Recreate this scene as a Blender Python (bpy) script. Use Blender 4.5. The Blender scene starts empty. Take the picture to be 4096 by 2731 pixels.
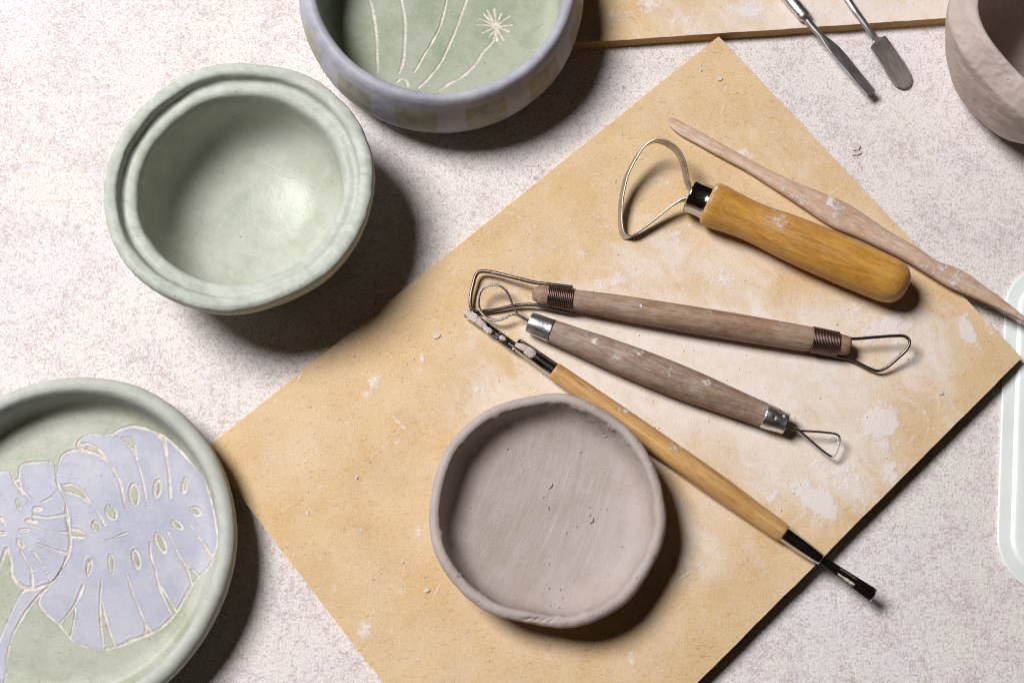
import bpy, math, random
import numpy as np
from mathutils import Matrix, Vector

# ------------------------------------------------------------------ camera, world, light
scene = bpy.context.scene
TILT = math.radians(17.0)
LENS = 45.0
FPX = 4096 * LENS / 36.0            # focal length in photo pixels
DIST = 58.0                          # cm, lens to table along the optical axis
CM = 0.01
C0 = np.array([0.0, -DIST * math.sin(TILT), DIST * math.cos(TILT)])
RIGHT = np.array([1.0, 0, 0])
UP = np.array([0, math.cos(TILT), math.sin(TILT)])
FWD = np.array([0, math.sin(TILT), -math.cos(TILT)])

cam_d = bpy.data.cameras.new('camera')
cam_d.lens = LENS
cam_d.sensor_width = 36.0
cam_d.clip_start = 0.01
cam_d.clip_end = 20.0
cam = bpy.data.objects.new('camera', cam_d)
cam.location = C0 * CM
cam.rotation_euler = (TILT, 0, 0)
scene.collection.objects.link(cam)
scene.camera = cam
cam_d.dof.use_dof = True
cam_d.dof.focus_distance = 0.57
cam_d.dof.aperture_fstop = 13.0

world = bpy.data.worlds.new('World')
scene.world = world
world.use_nodes = True
bg = world.node_tree.nodes['Background']
bg.inputs['Color'].default_value = (1.0, 0.72, 0.48, 1)
bg.inputs['Strength'].default_value = 0.011

key_d = bpy.data.lights.new('key_light', 'AREA')
key_d.shape = 'DISK'
key_d.size = 0.74
key_d.energy = 51.0
key_d.color = (1.0, 0.99, 0.985)
key = bpy.data.objects.new('key_light', key_d)
KD = 1.85
ZEN = math.radians(36.5)
key.location = (-0.87 * math.sin(ZEN) * KD, 0.49 * math.sin(ZEN) * KD, math.cos(ZEN) * KD)
key.rotation_euler = (-Vector(key.location)).to_track_quat('-Z', 'Y').to_euler()
scene.collection.objects.link(key)

scene.view_settings.view_transform = 'Standard'
scene.view_settings.look = 'None'
scene.view_settings.exposure = 0.0
scene.view_settings.gamma = 1.0
scene.render.engine = 'CYCLES'
scene.cycles.max_bounces = 6
scene.cycles.use_denoising = True
scene.cycles.denoising_input_passes = 'RGB_ALBEDO_NORMAL'
scene.cycles.denoising_prefilter = 'ACCURATE'
scene.cycles.pixel_filter_type = 'BLACKMAN_HARRIS'
scene.cycles.filter_width = 1.15

# ------------------------------------------------------------------ geometry helpers
rng = np.random.default_rng(7)
random.seed(7)


def ray(px, py):
    return FWD + RIGHT * ((px - 2048) / FPX) + UP * ((1365.5 - py) / FPX)


def P(px, py, h=0.0):
    """photo pixel -> point (cm) on the horizontal plane z = h"""
    d = ray(px, py)
    return C0 + d * ((h - C0[2]) / d[2])


def plane_hit(px, py, q, n):
    d = ray(px, py)
    return C0 + d * (np.dot(q - C0, n) / np.dot(d, n))


def unit(v):
    v = np.asarray(v, float)
    return v / np.linalg.norm(v)


def fbm(p, freq, octaves=4, seed=0, waves=9, gain=0.55):
    """smooth noise about -1..1 from sums of random sine waves"""
    r = np.random.default_rng(seed)
    p = np.asarray(p, float)
    out = np.zeros(p.shape[:-1])
    a, tot = 1.0, 0.0
    for o in range(octaves):
        acc = np.zeros_like(out)
        for w in range(waves):
            d = r.normal(size=p.shape[-1])
            d /= np.linalg.norm(d)
            k = freq * (2 ** o) * r.uniform(0.6, 1.4) * 6.283
            acc += np.sin(p @ d * k + r.uniform(0, 6.283))
        out += a * acc / math.sqrt(waves)
        tot += a
        a *= gain
    return out / tot


def smooth(a, b, x):
    t = np.clip((x - a) / (b - a), 0, 1)
    return t * t * (3 - 2 * t)


def catmull(pts, n):
    pts = np.asarray(pts, float)
    seg = np.linalg.norm(np.diff(pts, axis=0), axis=1) ** 0.5
    t = np.concatenate([[0], np.cumsum(np.maximum(seg, 1e-6))])
    # arc-length-ish resample with finite-difference hermite
    m = np.zeros_like(pts)
    for i in range(len(pts)):
        if i == 0:
            m[i] = (pts[1] - pts[0]) / (t[1] - t[0])
        elif i == len(pts) - 1:
            m[i] = (pts[-1] - pts[-2]) / (t[-1] - t[-2])
        else:
            a = (pts[i] - pts[i - 1]) / (t[i] - t[i - 1])
            b = (pts[i + 1] - pts[i]) / (t[i + 1] - t[i])
            wa, wb = t[i + 1] - t[i], t[i] - t[i - 1]
            m[i] = (a * wa + b * wb) / (wa + wb)
    def ev(tt):
        i = np.clip(np.searchsorted(t, tt, side='right') - 1, 0, len(pts) - 2)
        h = (t[i + 1] - t[i])
        s = ((tt - t[i]) / h)[:, None]
        h = h[:, None]
        return ((2 * s**3 - 3 * s**2 + 1) * pts[i] + (s**3 - 2 * s**2 + s) * h * m[i]
                + (-2 * s**3 + 3 * s**2) * pts[i + 1] + (s**3 - s**2) * h * m[i + 1])
    dense = ev(np.linspace(0, t[-1], max(400, n * 4)))
    L = np.concatenate([[0], np.cumsum(np.linalg.norm(np.diff(dense, axis=0), axis=1))])
    u = np.linspace(0, L[-1], n)
    return np.stack([np.interp(u, L, dense[:, k]) for k in range(pts.shape[1])], 1)


def make_mesh(name, verts, faces, attrs=None, normals=None, flat=False):
    """verts (cm) n x 3, faces m x k array (or list of lists)"""
    me = bpy.data.meshes.new(name)
    verts = np.asarray(verts, float) * CM
    if isinstance(faces, np.ndarray):
        n, k = faces.shape
        me.vertices.add(len(verts))
        me.vertices.foreach_set('co', verts.ravel())
        me.loops.add(n * k)
        me.loops.foreach_set('vertex_index', faces.ravel().astype(np.int32))
        me.polygons.add(n)
        me.polygons.foreach_set('loop_start', np.arange(0, n * k, k, dtype=np.int32))
        me.update(calc_edges=True)
    else:
        me.from_pydata(verts.tolist(), [], faces)
        me.update()
    if not flat:
        me.polygons.foreach_set('use_smooth', np.ones(len(me.polygons), bool))
    for k, v in (attrs or {}).items():
        me.attributes.new(k, 'FLOAT', 'POINT').data.foreach_set('value', np.asarray(v, np.float32))
    if normals is not None:
        me.normals_split_custom_set_from_vertices(normals.tolist())
    return me


def obj(name, me, mat, parent=None, M=None):
    o = bpy.data.objects.new(name, me)
    scene.collection.objects.link(o)
    if mat is not None:
        me.materials.append(mat)
    if parent is not None:
        o.parent = parent
    elif M is not None:
        o.matrix_world = M
    return o


def tag(o, label, cat, group=None):
    o['label'] = label
    o['category'] = cat
    if group:
        o['group'] = group
    return o


def frame(origin, x, z):
    x = unit(x)
    y = unit(np.cross(z, x))
    z = np.cross(x, y)
    M = np.eye(4)
    M[:3, 0], M[:3, 1], M[:3, 2] = x, y, z
    M[:3, 3] = np.asarray(origin)
    return M


def bl(M):
    M = M.copy()
    M[:3, 3] *= CM
    return Matrix(M.tolist())


def thing(name, label, cat, M, group=None):
    o = bpy.data.objects.new(name, None)
    o.empty_display_size = 0.01
    scene.collection.objects.link(o)
    o.matrix_world = bl(M)
    return tag(o, label, cat, group)


def to_local(M, pts):
    pts = np.asarray(pts, float)
    return (pts - M[:3, 3]) @ M[:3, :3]


def grid_faces(nu, nv, closed):
    """grid with nu rows of nv verts; closed wraps in v"""
    i = np.arange(nu - 1)[:, None]
    j = np.arange(nv if closed else nv - 1)[None, :]
    j2 = (j + 1) % nv
    a = i * nv + j
    b = i * nv + j2
    c = (i + 1) * nv + j2
    d = (i + 1) * nv + j
    return np.stack([a, b, c, d], -1).reshape(-1, 4)


def vnormals(V, F):
    n = np.zeros_like(V)
    fn = np.cross(V[F[:, 2]] - V[F[:, 0]], V[F[:, 3]] - V[F[:, 1]])
    for k in range(4):
        np.add.at(n, F[:, k], fn)
    l = np.linalg.norm(n, axis=1, keepdims=True)
    return n / np.maximum(l, 1e-12)


def lathe_z(profile, nprof, nseg):
    """profile of (r, z) from the underside centre, up the outside, over the rim, to the inside centre"""
    pr = catmull(profile, nprof)
    pr[:, 0] = np.maximum(pr[:, 0], 1e-3)
    a = np.linspace(0, 2 * math.pi, nseg, endpoint=False)
    V = np.zeros((nprof, nseg, 3))
    V[..., 0] = pr[:, 0][:, None] * np.cos(a)
    V[..., 1] = pr[:, 0][:, None] * np.sin(a)
    V[..., 2] = pr[:, 1][:, None]
    return V, pr, a


def ring_noise(a, amps, seed):
    r = np.random.default_rng(seed)
    out = np.zeros_like(a)
    for k, am in amps.items():
        out += am * np.sin(k * a + r.uniform(0, 6.28))
    return out


def sweep(path, secs, up, caps=True):
    """path n x 3; secs n x m x 2 (side, up) cross-sections; returns verts, faces"""
    path = np.asarray(path, float)
    secs = np.asarray(secs, float)
    n = len(path)
    if secs.ndim == 2:
        secs = np.repeat(secs[None], n, 0)
    m = secs.shape[1]
    T = np.gradient(path, axis=0)
    T /= np.linalg.norm(T, axis=1, keepdims=True)
    up = np.asarray(up, float)
    if up.ndim == 1:
        up = np.repeat(up[None], n, 0)
    S = np.cross(T, up)
    S /= np.linalg.norm(S, axis=1, keepdims=True)
    U = np.cross(S, T)
    V = path[:, None, :] + secs[..., 0:1] * S[:, None, :] + secs[..., 1:2] * U[:, None, :]
    F = grid_faces(n, m, True)[:, ::-1]
    faces = F.tolist()
    if caps:
        faces.append(list(range(m)))
        faces.append(list(range((n - 1) * m, n * m))[::-1])
    return V.reshape(-1, 3), faces


def circ(r, m=10):
    a = np.linspace(0, 2 * math.pi, m, endpoint=False)
    return np.stack([r * np.cos(a), r * np.sin(a)], 1)


def superell(w, h, m=20, e=2.0):
    a = np.linspace(0, 2 * math.pi, m, endpoint=False)
    c, s = np.cos(a), np.sin(a)
    return np.stack([w * np.sign(c) * np.abs(c) ** (2 / e), h * np.sign(s) * np.abs(s) ** (2 / e)], 1)


def wire(path, r, m=10, lump=0.0, seed=0):
    path = np.asarray(path, float)
    T = np.gradient(path, axis=0)
    # fixed reference not parallel to the wire
    up = np.array([0.0, 0.0, 1.0])
    secs = np.repeat(circ(r, m)[None], len(path), 0)
    if lump:
        s = 1 + lump * fbm(np.concatenate([path[:, None, :] + 0.3 * np.pad(circ(1, m), ((0, 0), (0, 1)))[None]], 0), 2.5, 3, seed)
        secs = secs * s[..., None]
    return sweep(path, secs, up)


def dist_poly(p, poly):
    d2 = np.full(len(p), 1e9)
    for a, b in zip(poly[:-1], poly[1:]):
        ab = b - a
        t = np.clip(((p - a) @ ab) / max(ab @ ab, 1e-9), 0, 1)
        q = p - a - t[:, None] * ab
        d2 = np.minimum(d2, (q * q).sum(1))
    return np.sqrt(d2)


def inside(p, poly):
    x, y = p[:, 0], p[:, 1]
    c = np.zeros(len(p), bool)
    j = len(poly) - 1
    for i in range(len(poly)):
        xi, yi = poly[i]
        xj, yj = poly[j]
        if yi != yj:
            c ^= ((yi > y) != (yj > y)) & (x < (xj - xi) * (y - yi) / (yj - yi) + xi)
        j = i
    return c


def split_faces(parent, V, F, cls, names, mat, attrs):
    """one child mesh per class of face, normals kept from the whole skin"""
    N = vnormals(V, F)
    out = {}
    for k, nm in names.items():
        f = F[cls == k]
        if not len(f):
            continue
        used = np.unique(f)
        idx = np.full(len(V), -1)
        idx[used] = np.arange(len(used))
        me = make_mesh(nm, V[used], idx[f], {a: v[used] for a, v in attrs.items()}, N[used])
        out[k] = obj(nm, me, mat, parent)
    return out


# ------------------------------------------------------------------ material helpers
class Mat:
    def __init__(self, name, rough=0.6, metallic=0.0, spec=0.5):
        self.m = bpy.data.materials.new(name)
        self.m.use_nodes = True
        self.t = self.m.node_tree
        self.b = self.t.nodes['Principled BSDF']
        self.b.inputs['Roughness'].default_value = rough
        self.b.inputs['Metallic'].default_value = metallic
        self.b.inputs['Specular IOR Level'].default_value = spec
        self.tc = self.t.nodes.new('ShaderNodeTexCoord')

    def set(self, inp, v):
        i = self.b.inputs[inp] if isinstance(inp, str) else inp
        if isinstance(v, bpy.types.NodeSocket):
            self.t.links.new(v, i)
        elif isinstance(v, tuple) and len(v) == 3 and i.type == 'RGBA':
            i.default_value = (*v, 1)
        else:
            i.default_value = v

    def coord(self, s=(1, 1, 1), rot=(0, 0, 0)):
        src = self.tc.outputs['Object']
        if any(rot):
            m = self.t.nodes.new('ShaderNodeMapping')
            m.inputs['Rotation'].default_value = rot
            self.t.links.new(src, m.inputs['Vector'])
            src = m.outputs['Vector']
        n = self.t.nodes.new('ShaderNodeMapping')
        n.inputs['Scale'].default_value = s
        self.t.links.new(src, n.inputs['Vector'])
        return n.outputs['Vector']

    def noise(self, scale, detail=3, rough=0.55, vec=None, dist=0.0):
        n = self.t.nodes.new('ShaderNodeTexNoise')
        n.inputs['Scale'].default_value = scale
        n.inputs['Detail'].default_value = detail
        n.inputs['Roughness'].default_value = rough
        n.inputs['Distortion'].default_value = dist
        self.t.links.new(vec if vec is not None else self.tc.outputs['Object'], n.inputs['Vector'])
        return n.outputs['Fac']

    def voronoi(self, scale, vec=None, feature='F1'):
        n = self.t.nodes.new('ShaderNodeTexVoronoi')
        n.feature = feature
        n.inputs['Scale'].default_value = scale
        self.t.links.new(vec if vec is not None else self.tc.outputs['Object'], n.inputs['Vector'])
        return n.outputs['Distance']

    def attr(self, name):
        n = self.t.nodes.new('ShaderNodeAttribute')
        n.attribute_name = name
        return n.outputs['Fac']

    def math(self, op, a, b=0.0, clamp=False):
        n = self.t.nodes.new('ShaderNodeMath')
        n.operation = op
        n.use_clamp = clamp
        self.set(n.inputs[0], a)
        self.set(n.inputs[1], b)
        return n.outputs[0]

    def step(self, x, lo, hi, a=0.0, b=1.0):
        n = self.t.nodes.new('ShaderNodeMapRange')
        n.interpolation_type = 'SMOOTHSTEP'
        self.set(n.inputs['Value'], x)
        n.inputs['From Min'].default_value = lo
        n.inputs['From Max'].default_value = hi
        n.inputs['To Min'].default_value = a
        n.inputs['To Max'].default_value = b
        return n.outputs['Result']

    def mix(self, f, a, b, mode='MIX'):
        n = self.t.nodes.new('ShaderNodeMix')
        n.data_type = 'RGBA'
        n.blend_type = mode
        self.set(n.inputs['Factor'], f)
        self.set(n.inputs['A'] if False else n.inputs[6], a)
        self.set(n.inputs[7], b)
        return n.outputs[2]

    def bump(self, height, strength=0.5, dist=0.001, prev=None):
        n = self.t.nodes.new('ShaderNodeBump')
        n.inputs['Strength'].default_value = strength
        n.inputs['Distance'].default_value = dist
        self.set(n.inputs['Height'], height)
        if prev is not None:
            self.t.links.new(prev, n.inputs['Normal'])
        self.t.links.new(n.outputs['Normal'], self.b.inputs['Normal'])
        return n.outputs['Normal']


def mat_table():
    w = Mat('sandy plaster', rough=0.85, spec=0.2)
    g1 = w.noise(1000, 3, 0.72, None, 0.3)
    g2 = w.noise(300, 4, 0.72, None, 0.4)
    mid = w.noise(48, 4, 0.7)
    big = w.noise(10, 3, 0.6)
    t = w.math('ADD', w.math('MULTIPLY', g1, 0.58), w.math('ADD', w.math('MULTIPLY', g2, 0.24), w.math('MULTIPLY', mid, 0.18)))
    f = w.step(t, 0.40, 0.56)
    light = w.mix(w.step(mid, 0.38, 0.62), (0.775, 0.725, 0.735), (0.80, 0.755, 0.725))
    light = w.mix(w.step(big, 0.45, 0.65), light, (0.785, 0.745, 0.77))
    dark = w.mix(w.step(g2, 0.4, 0.6), (0.40, 0.295, 0.245), (0.50, 0.425, 0.42))
    c = w.mix(w.math('MULTIPLY', w.math('SUBTRACT', 1.0, f), 0.72), light, dark)
    mauve = w.step(w.math('ADD', w.math('MULTIPLY', mid, 0.5), w.math('MULTIPLY', g2, 0.5)), 0.53, 0.64, 0.0, 0.38)
    c = w.mix(mauve, c, (0.60, 0.52, 0.53))
    rust = w.math('MULTIPLY', w.step(w.noise(300, 3, 0.6), 0.62, 0.72), w.step(w.noise(20, 2), 0.54, 0.66))
    c = w.mix(w.math('MULTIPLY', rust, 0.55), c, (0.58, 0.40, 0.20))
    w.set('Base Color', c)
    w.bump(w.math('ADD', w.math('MULTIPLY', g1, 0.8), w.math('MULTIPLY', g2, 0.5)), 0.5, 0.0011)
    return w.m


def mat_mdf(name='dusty fibreboard'):
    w = Mat(name, rough=0.8, spec=0.2)
    fine = w.noise(1500, 2, 0.6)
    blot = w.noise(45, 4, 0.6)
    c = w.mix(w.step(blot, 0.3, 0.7), (0.56, 0.36, 0.17), (0.63, 0.43, 0.225))
    c = w.mix(w.step(fine, 0.3, 0.75, 0.0, 0.5), c, (0.74, 0.57, 0.36))
    fl = w.noise(380, 2, 0.5, w.coord((1, 2.6, 1), (0, 0, 0.6)), 1.2)
    c = w.mix(w.step(fl, 0.62, 0.70, 0.0, 0.55), c, (0.33, 0.17, 0.06))
    fl2 = w.noise(420, 2, 0.5, w.coord((2.8, 1, 1), (0, 0, -0.4)), 1.2)
    c = w.mix(w.step(fl2, 0.64, 0.72, 0.0, 0.5), c, (0.78, 0.60, 0.38))
    dust = w.attr('dust')
    df = w.math('MULTIPLY', dust, w.step(w.math('ADD', w.math('MULTIPLY', fine, 0.4), w.math('MULTIPLY', w.noise(160, 4, 0.65), 0.6)), 0.30, 0.62, 0.62, 1.0))
    c = w.mix(df, c, (0.765, 0.70, 0.67))
    sm = w.attr('smear')
    brk = w.noise(330, 4, 0.65)
    sf = w.step(w.math('ADD', sm, w.math('MULTIPLY', w.math('SUBTRACT', brk, 0.5), 1.5)), 0.22, 0.70, 0.0, 0.80)
    c = w.mix(sf, c, (0.73, 0.665, 0.655))
    w.set('Base Color', c)
    hgt = w.math('ADD', w.math('MULTIPLY', fine, 0.35), w.math('MULTIPLY', sf, 0.45))
    w.bump(hgt, 0.8, 0.0006)
    return w.m


def mat_edge():
    w = Mat('fibreboard edge', rough=0.9, spec=0.1)
    n = w.noise(900, 3, 0.6)
    w.set('Base Color', w.mix(w.step(n, 0.3, 0.7), (0.43, 0.26, 0.11), (0.56, 0.36, 0.165)))
    w.bump(n, 0.6, 0.0006)
    return w.m


def mat_clay(name, streak=(1, 1, 1), rot=0.0, tint=(0, 0, 0)):
    w = Mat(name, rough=0.62, spec=0.35)
    b = w.noise(60, 4, 0.6)
    c = w.mix(w.step(b, 0.3, 0.7), (0.335 + tint[0], 0.272 + tint[1], 0.24 + tint[2]), (0.405 + tint[0], 0.342 + tint[1], 0.32 + tint[2]))
    f = w.noise(1300, 2, 0.6)
    c = w.mix(w.step(f, 0.35, 0.7, 0.0, 0.22), c, (0.54, 0.455, 0.425))
    hue = w.noise(34, 2, 0.5)
    c = w.mix(w.step(hue, 0.60, 0.76, 0.0, 0.35), c, (0.30, 0.29, 0.29))
    pit = w.voronoi(210)
    pits = w.step(pit, 0.05, 0.16)
    sc = w.coord(streak, (0, 0, rot))
    s = w.noise(260, 4, 0.6, sc, 0.3)
    c = w.mix(w.step(s, 0.3, 0.72, 0.0, 0.22), c, (0.50, 0.42, 0.385))
    w.set('Base Color', c)
    n1 = w.bump(s, 0.22, 0.0006)
    n2 = w.bump(w.math('MULTIPLY', f, 0.6), 0.5, 0.0005, n1)
    w.bump(w.math('MULTIPLY', w.math('SUBTRACT', pits, 1.0), w.step(w.noise(90, 2), 0.50, 0.62)), 0.7, 0.0006, n2)
    return w.m


def mat_glaze(name, rough, lo, hi, rim_lo, rim_hi, painted=False, lav_lo=(0.335, 0.34, 0.43), lav_hi=(0.44, 0.435, 0.505)):
    w = Mat(name, rough=rough, spec=0.15)
    big = w.noise(24, 4, 0.6, None, 0.7)
    brush = w.noise(130, 4, 0.62, w.coord((0.8, 1.2, 1.0), (0, 0, .6)), 1.0)
    t = w.math('ADD', w.math('MULTIPLY', big, 0.65), w.math('MULTIPLY', brush, 0.35))
    c = w.mix(w.step(t, 0.33, 0.60), lo, hi)
    rim = w.attr('rim')
    c = w.mix(rim, c, w.mix(w.step(brush, 0.3, 0.7), rim_lo, rim_hi))
    fine = w.noise(1100, 2, 0.6)
    c = w.mix(w.step(fine, 0.5, 0.8, 0.0, 0.22), c, (0.66, 0.655, 0.61))
    rg = w.math('ADD', rough, w.math('MULTIPLY', rim, 0.30))
    if painted:
        lav = w.mix(w.step(t, 0.28, 0.72), lav_lo, lav_hi)
        thin = w.step(w.noise(75, 5, 0.7, w.coord((0.5, 1.4, 1), (0, 0, 0.9))), 0.42, 0.70, 0.0, 0.55)
        lav = w.mix(thin, lav, tuple(0.5 * (a_ + b_) for a_, b_ in zip(lav_hi, (0.50, 0.495, 0.50))))
        c = w.mix(w.attr('leaf'), c, lav)
        check = w.mix(w.step(brush, 0.3, 0.7), (0.27, 0.26, 0.20), (0.36, 0.345, 0.285))
        c = w.mix(w.attr('check'), c, check)
        c = w.mix(w.attr('line'), c, w.mix(w.step(w.noise(300, 3, 0.7), 0.35, 0.65), (0.50, 0.44, 0.39), (0.70, 0.64, 0.59)))
        rg = w.math('ADD', rg, w.math('MULTIPLY', w.attr('line'), 0.25))
    dots = w.step(w.noise(520, 1, 0.4), 0.76, 0.80)
    c = w.mix(w.math('MULTIPLY', dots, 0.6), c, (0.17, 0.14, 0.09))
    w.set('Base Color', c)
    w.set('Roughness', rg)
    n1 = w.bump(brush, 0.14, 0.0008)
    n2 = w.bump(w.noise(900, 2, 0.6), 0.12, 0.0004, n1)
    w.bump(big, 0.12, 0.002, n2)
    return w.m


def mat_wood(name, dark, light, dusty, rough=0.5, dust_amt=0.5, spec=0.4, coat=0.0, streak=1.0):
    w = Mat(name, rough=rough, spec=spec)
    if coat:
        w.set('Coat Weight', coat)
        w.set('Coat Roughness', 0.28)
    g = w.noise(26, 4, 0.6, w.coord((1, 16 * streak, 16 * streak)), 0.6)
    fine = w.noise(120, 3, 0.6, w.coord((1, 14, 14)), 0.2)
    bl_ = w.noise(55, 3, 0.6, w.coord((0.5, 1.3, 1.3)))
    c = w.mix(w.step(w.math('ADD', w.math('MULTIPLY', g, 0.6), w.math('MULTIPLY', bl_, 0.4)), 0.34, 0.66), dark, light)
    c = w.mix(w.step(fine, 0.50, 0.68, 0.0, 0.6), c, tuple(0.6 * v for v in dark))
    dash = w.noise(330, 3, 0.6, w.coord((1, 9, 9)))
    c = w.mix(w.step(dash, 0.52, 0.68, 0.0, 0.55 * dust_amt + .12), c, dusty)
    st = w.attr('stain')
    d1 = w.step(w.noise(75, 5, 0.75), 0.38, 0.66, 0.0, dust_amt)
    d2 = w.math('MULTIPLY', d1, w.step(fine, 0.3, 0.6, 1.0, 0.35))
    c = w.mix(d2, c, dusty)
    brk = w.math('SUBTRACT', w.noise(420, 5, 0.75), 0.5)
    sf = w.step(w.math('ADD', st, w.math('MULTIPLY', brk, 2.2)), 0.36, 0.80, 0.0, 0.85)
    c = w.mix(sf, c, (0.70, 0.63, 0.61))
    w.set('Base Color', c)
    w.set('Roughness', w.math('ADD', rough, w.math('MULTIPLY', w.math('MAXIMUM', sf, d2), 0.3), True))
    n1 = w.bump(fine, 0.3, 0.0004)
    w.bump(sf, 0.6, 0.0005, n1)
    return w.m


def mat_metal(name, base, rough, clay=0.0, rust=0.0, bump=0.15, stretch=(1, 8, 8)):
    w = Mat(name, rough=rough, metallic=1.0)
    n = w.noise(130, 4, 0.65, w.coord(stretch))
    f = w.noise(600, 3, 0.6)
    c = w.mix(w.step(n, 0.3, 0.7), tuple(0.7 * v for v in base), base)
    if rust:
        c = w.mix(w.step(w.noise(300, 3, 0.6), 0.4, 0.7, 0.0, rust), c, (0.16, 0.065, 0.035))
    st = w.attr('stain')
    nz = w.noise(240, 5, 0.7)
    cf = w.step(w.math('ADD', w.math('ADD', st, clay), w.math('MULTIPLY', w.math('SUBTRACT', nz, 0.5), 1.6)), 0.5, 0.60)
    c = w.mix(cf, c, (0.60, 0.545, 0.50))
    w.set('Base Color', c)
    w.set('Metallic', w.math('SUBTRACT', 1.0, cf))
    r = w.math('ADD', w.math('MULTIPLY', w.math('SUBTRACT', n, 0.5), 0.25), rough, True)
    w.set('Roughness', w.math('MAXIMUM', r, w.math('MULTIPLY', cf, 0.8)))
    n1 = w.bump(f, bump, 0.0003)
    w.bump(cf, 0.5, 0.0005, n1)
    return w.m


def mat_plastic():
    w = Mat('white tray plastic', rough=0.3, spec=0.5)
    n = w.noise(30, 4, 0.6)
    c = w.mix(w.step(n, 0.3, 0.7), (0.71, 0.755, 0.725), (0.79, 0.82, 0.80))
    blue = w.step(w.noise(55, 4, 0.65), 0.62, 0.76, 0.0, 0.25)
    c = w.mix(blue, c, (0.35, 0.55, 0.66))
    yel = w.step(w.noise(22, 2, 0.5, w.coord((1, 0.4, 1))), 0.68, 0.72, 0.0, 0.4)
    c = w.mix(yel, c, (0.82, 0.75, 0.35))
    dark = w.step(w.noise(500, 2, 0.5), 0.72, 0.78, 0.0, 0.4)
    c = w.mix(dark, c, (0.35, 0.35, 0.36))
    w.set('Base Color', c)
    w.set('Subsurface Weight', 0.15)
    w.set('Subsurface Scale', 0.003)
    w.set('Subsurface Radius', (1, 1, 1))
    w.bump(w.noise(160, 3), 0.08, 0.001)
    return w.m


MT = dict(
    table=mat_table(), mdf=mat_mdf(), edge=mat_edge(),
    dish=mat_clay('raw clay brushed', (1.5, 0.28, 1), 0.42),
    cup=mat_clay('raw clay scraped', (0.7, 0.7, 3.0), 0.0, (0.07, 0.055, 0.045)),
    glaze=mat_glaze('pale green glaze', 0.24, (0.36, 0.39, 0.305), (0.465, 0.475, 0.415), (0.37, 0.405, 0.345), (0.51, 0.53, 0.48)),
    painted=mat_glaze('painted underglaze', 0.34, (0.285, 0.305, 0.215), (0.405, 0.41, 0.345), (0.40, 0.415, 0.375), (0.485, 0.49, 0.455), True),
    bowlpaint=mat_glaze('painted underglaze bowl', 0.48, (0.245, 0.29, 0.195), (0.36, 0.38, 0.305), (0.36, 0.38, 0.30), (0.44, 0.45, 0.40), True, (0.27, 0.27, 0.335), (0.44, 0.43, 0.475)),
    yellow=mat_wood('varnished yellow wood', (0.36, 0.155, 0.02), (0.62, 0.31, 0.042), (0.68, 0.45, 0.29), 0.42, 0.22, 0.4, 0.10),
    grey1=mat_wood('worn brown wood', (0.21, 0.115, 0.065), (0.35, 0.225, 0.15), (0.46, 0.365, 0.31), 0.65, 0.6, 0.3),
    grey2=mat_wood('worn grey wood', (0.19, 0.105, 0.062), (0.32, 0.215, 0.15), (0.47, 0.40, 0.365), 0.68, 0.75, 0.3),
    honey=mat_wood('honey wood', (0.42, 0.205, 0.055), (0.61, 0.35, 0.125), (0.66, 0.49, 0.33), 0.45, 0.2, 0.4, 0.2),
    pink=mat_wood('pale boxwood', (0.43, 0.255, 0.155), (0.57, 0.385, 0.265), (0.68, 0.58, 0.52), 0.55, 0.6, 0.4),
    chrome=mat_metal('chrome', (0.62, 0.60, 0.60), 0.13, -0.28, 0, 0.05),
    steel=mat_metal('brushed steel', (0.56, 0.54, 0.54), 0.40, -0.20, 0, 0.04),
    band=mat_metal('sprung steel band', (0.62, 0.58, 0.52), 0.34, -0.40, 0, 0.0, (1, 1, 1)),
    alu=mat_metal('soft aluminium', (0.80, 0.79, 0.80), 0.36, -0.22, 0, 0.35, (1, 3, 3)),
    iron=mat_metal('dark iron wire', (0.20, 0.165, 0.15), 0.36, -0.12, 0.35, 0.3),
    rusty=mat_metal('rusty binding wire', (0.22, 0.155, 0.13), 0.45, -0.22, 0.6, 0.3),
    thin=mat_metal('thin steel wire', (0.34, 0.33, 0.34), 0.30, -0.16, 0.1, 0.2),
    slip=mat_clay('drying clay', (1, 1, 1), 0, (0.10, 0.095, 0.085)),
    crumb=mat_clay('dry clay crumbs', (1, 1, 1), 0, (0.22, 0.225, 0.22)),
    plastic=mat_plastic(),
)

# ------------------------------------------------------------------ table
tv = np.array([[x, y, z] for z in (-2.0, 0.0) for (x, y) in ((-70, -60), (70, -60), (70, 60), (-70, 60))], float)
tf = [[3, 2, 1, 0], [4, 5, 6, 7], [0, 1, 5, 4], [1, 2, 6, 5], [2, 3, 7, 6], [3, 0, 4, 7]]
table = obj('table', make_mesh('table', tv, tf, flat=True), MT['table'])
table['kind'] = 'structure'

# ------------------------------------------------------------------ boards
BTH = 0.42
_T, _L, _R = P(2875, 146, BTH), P(818, 1797, BTH), P(4087, 1431, BTH + 0.32)
BN = unit(np.cross(_L - _T, _R - _T))
if BN[2] < 0:
    BN = -BN
_Bt = plane_hit(2078, 3441, _T, BN)


def B(px, py, h=0.0):
    """photo pixel -> point (cm) h above the big board's top face"""
    return plane_hit(px, py, _T + BN * h, BN)


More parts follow.
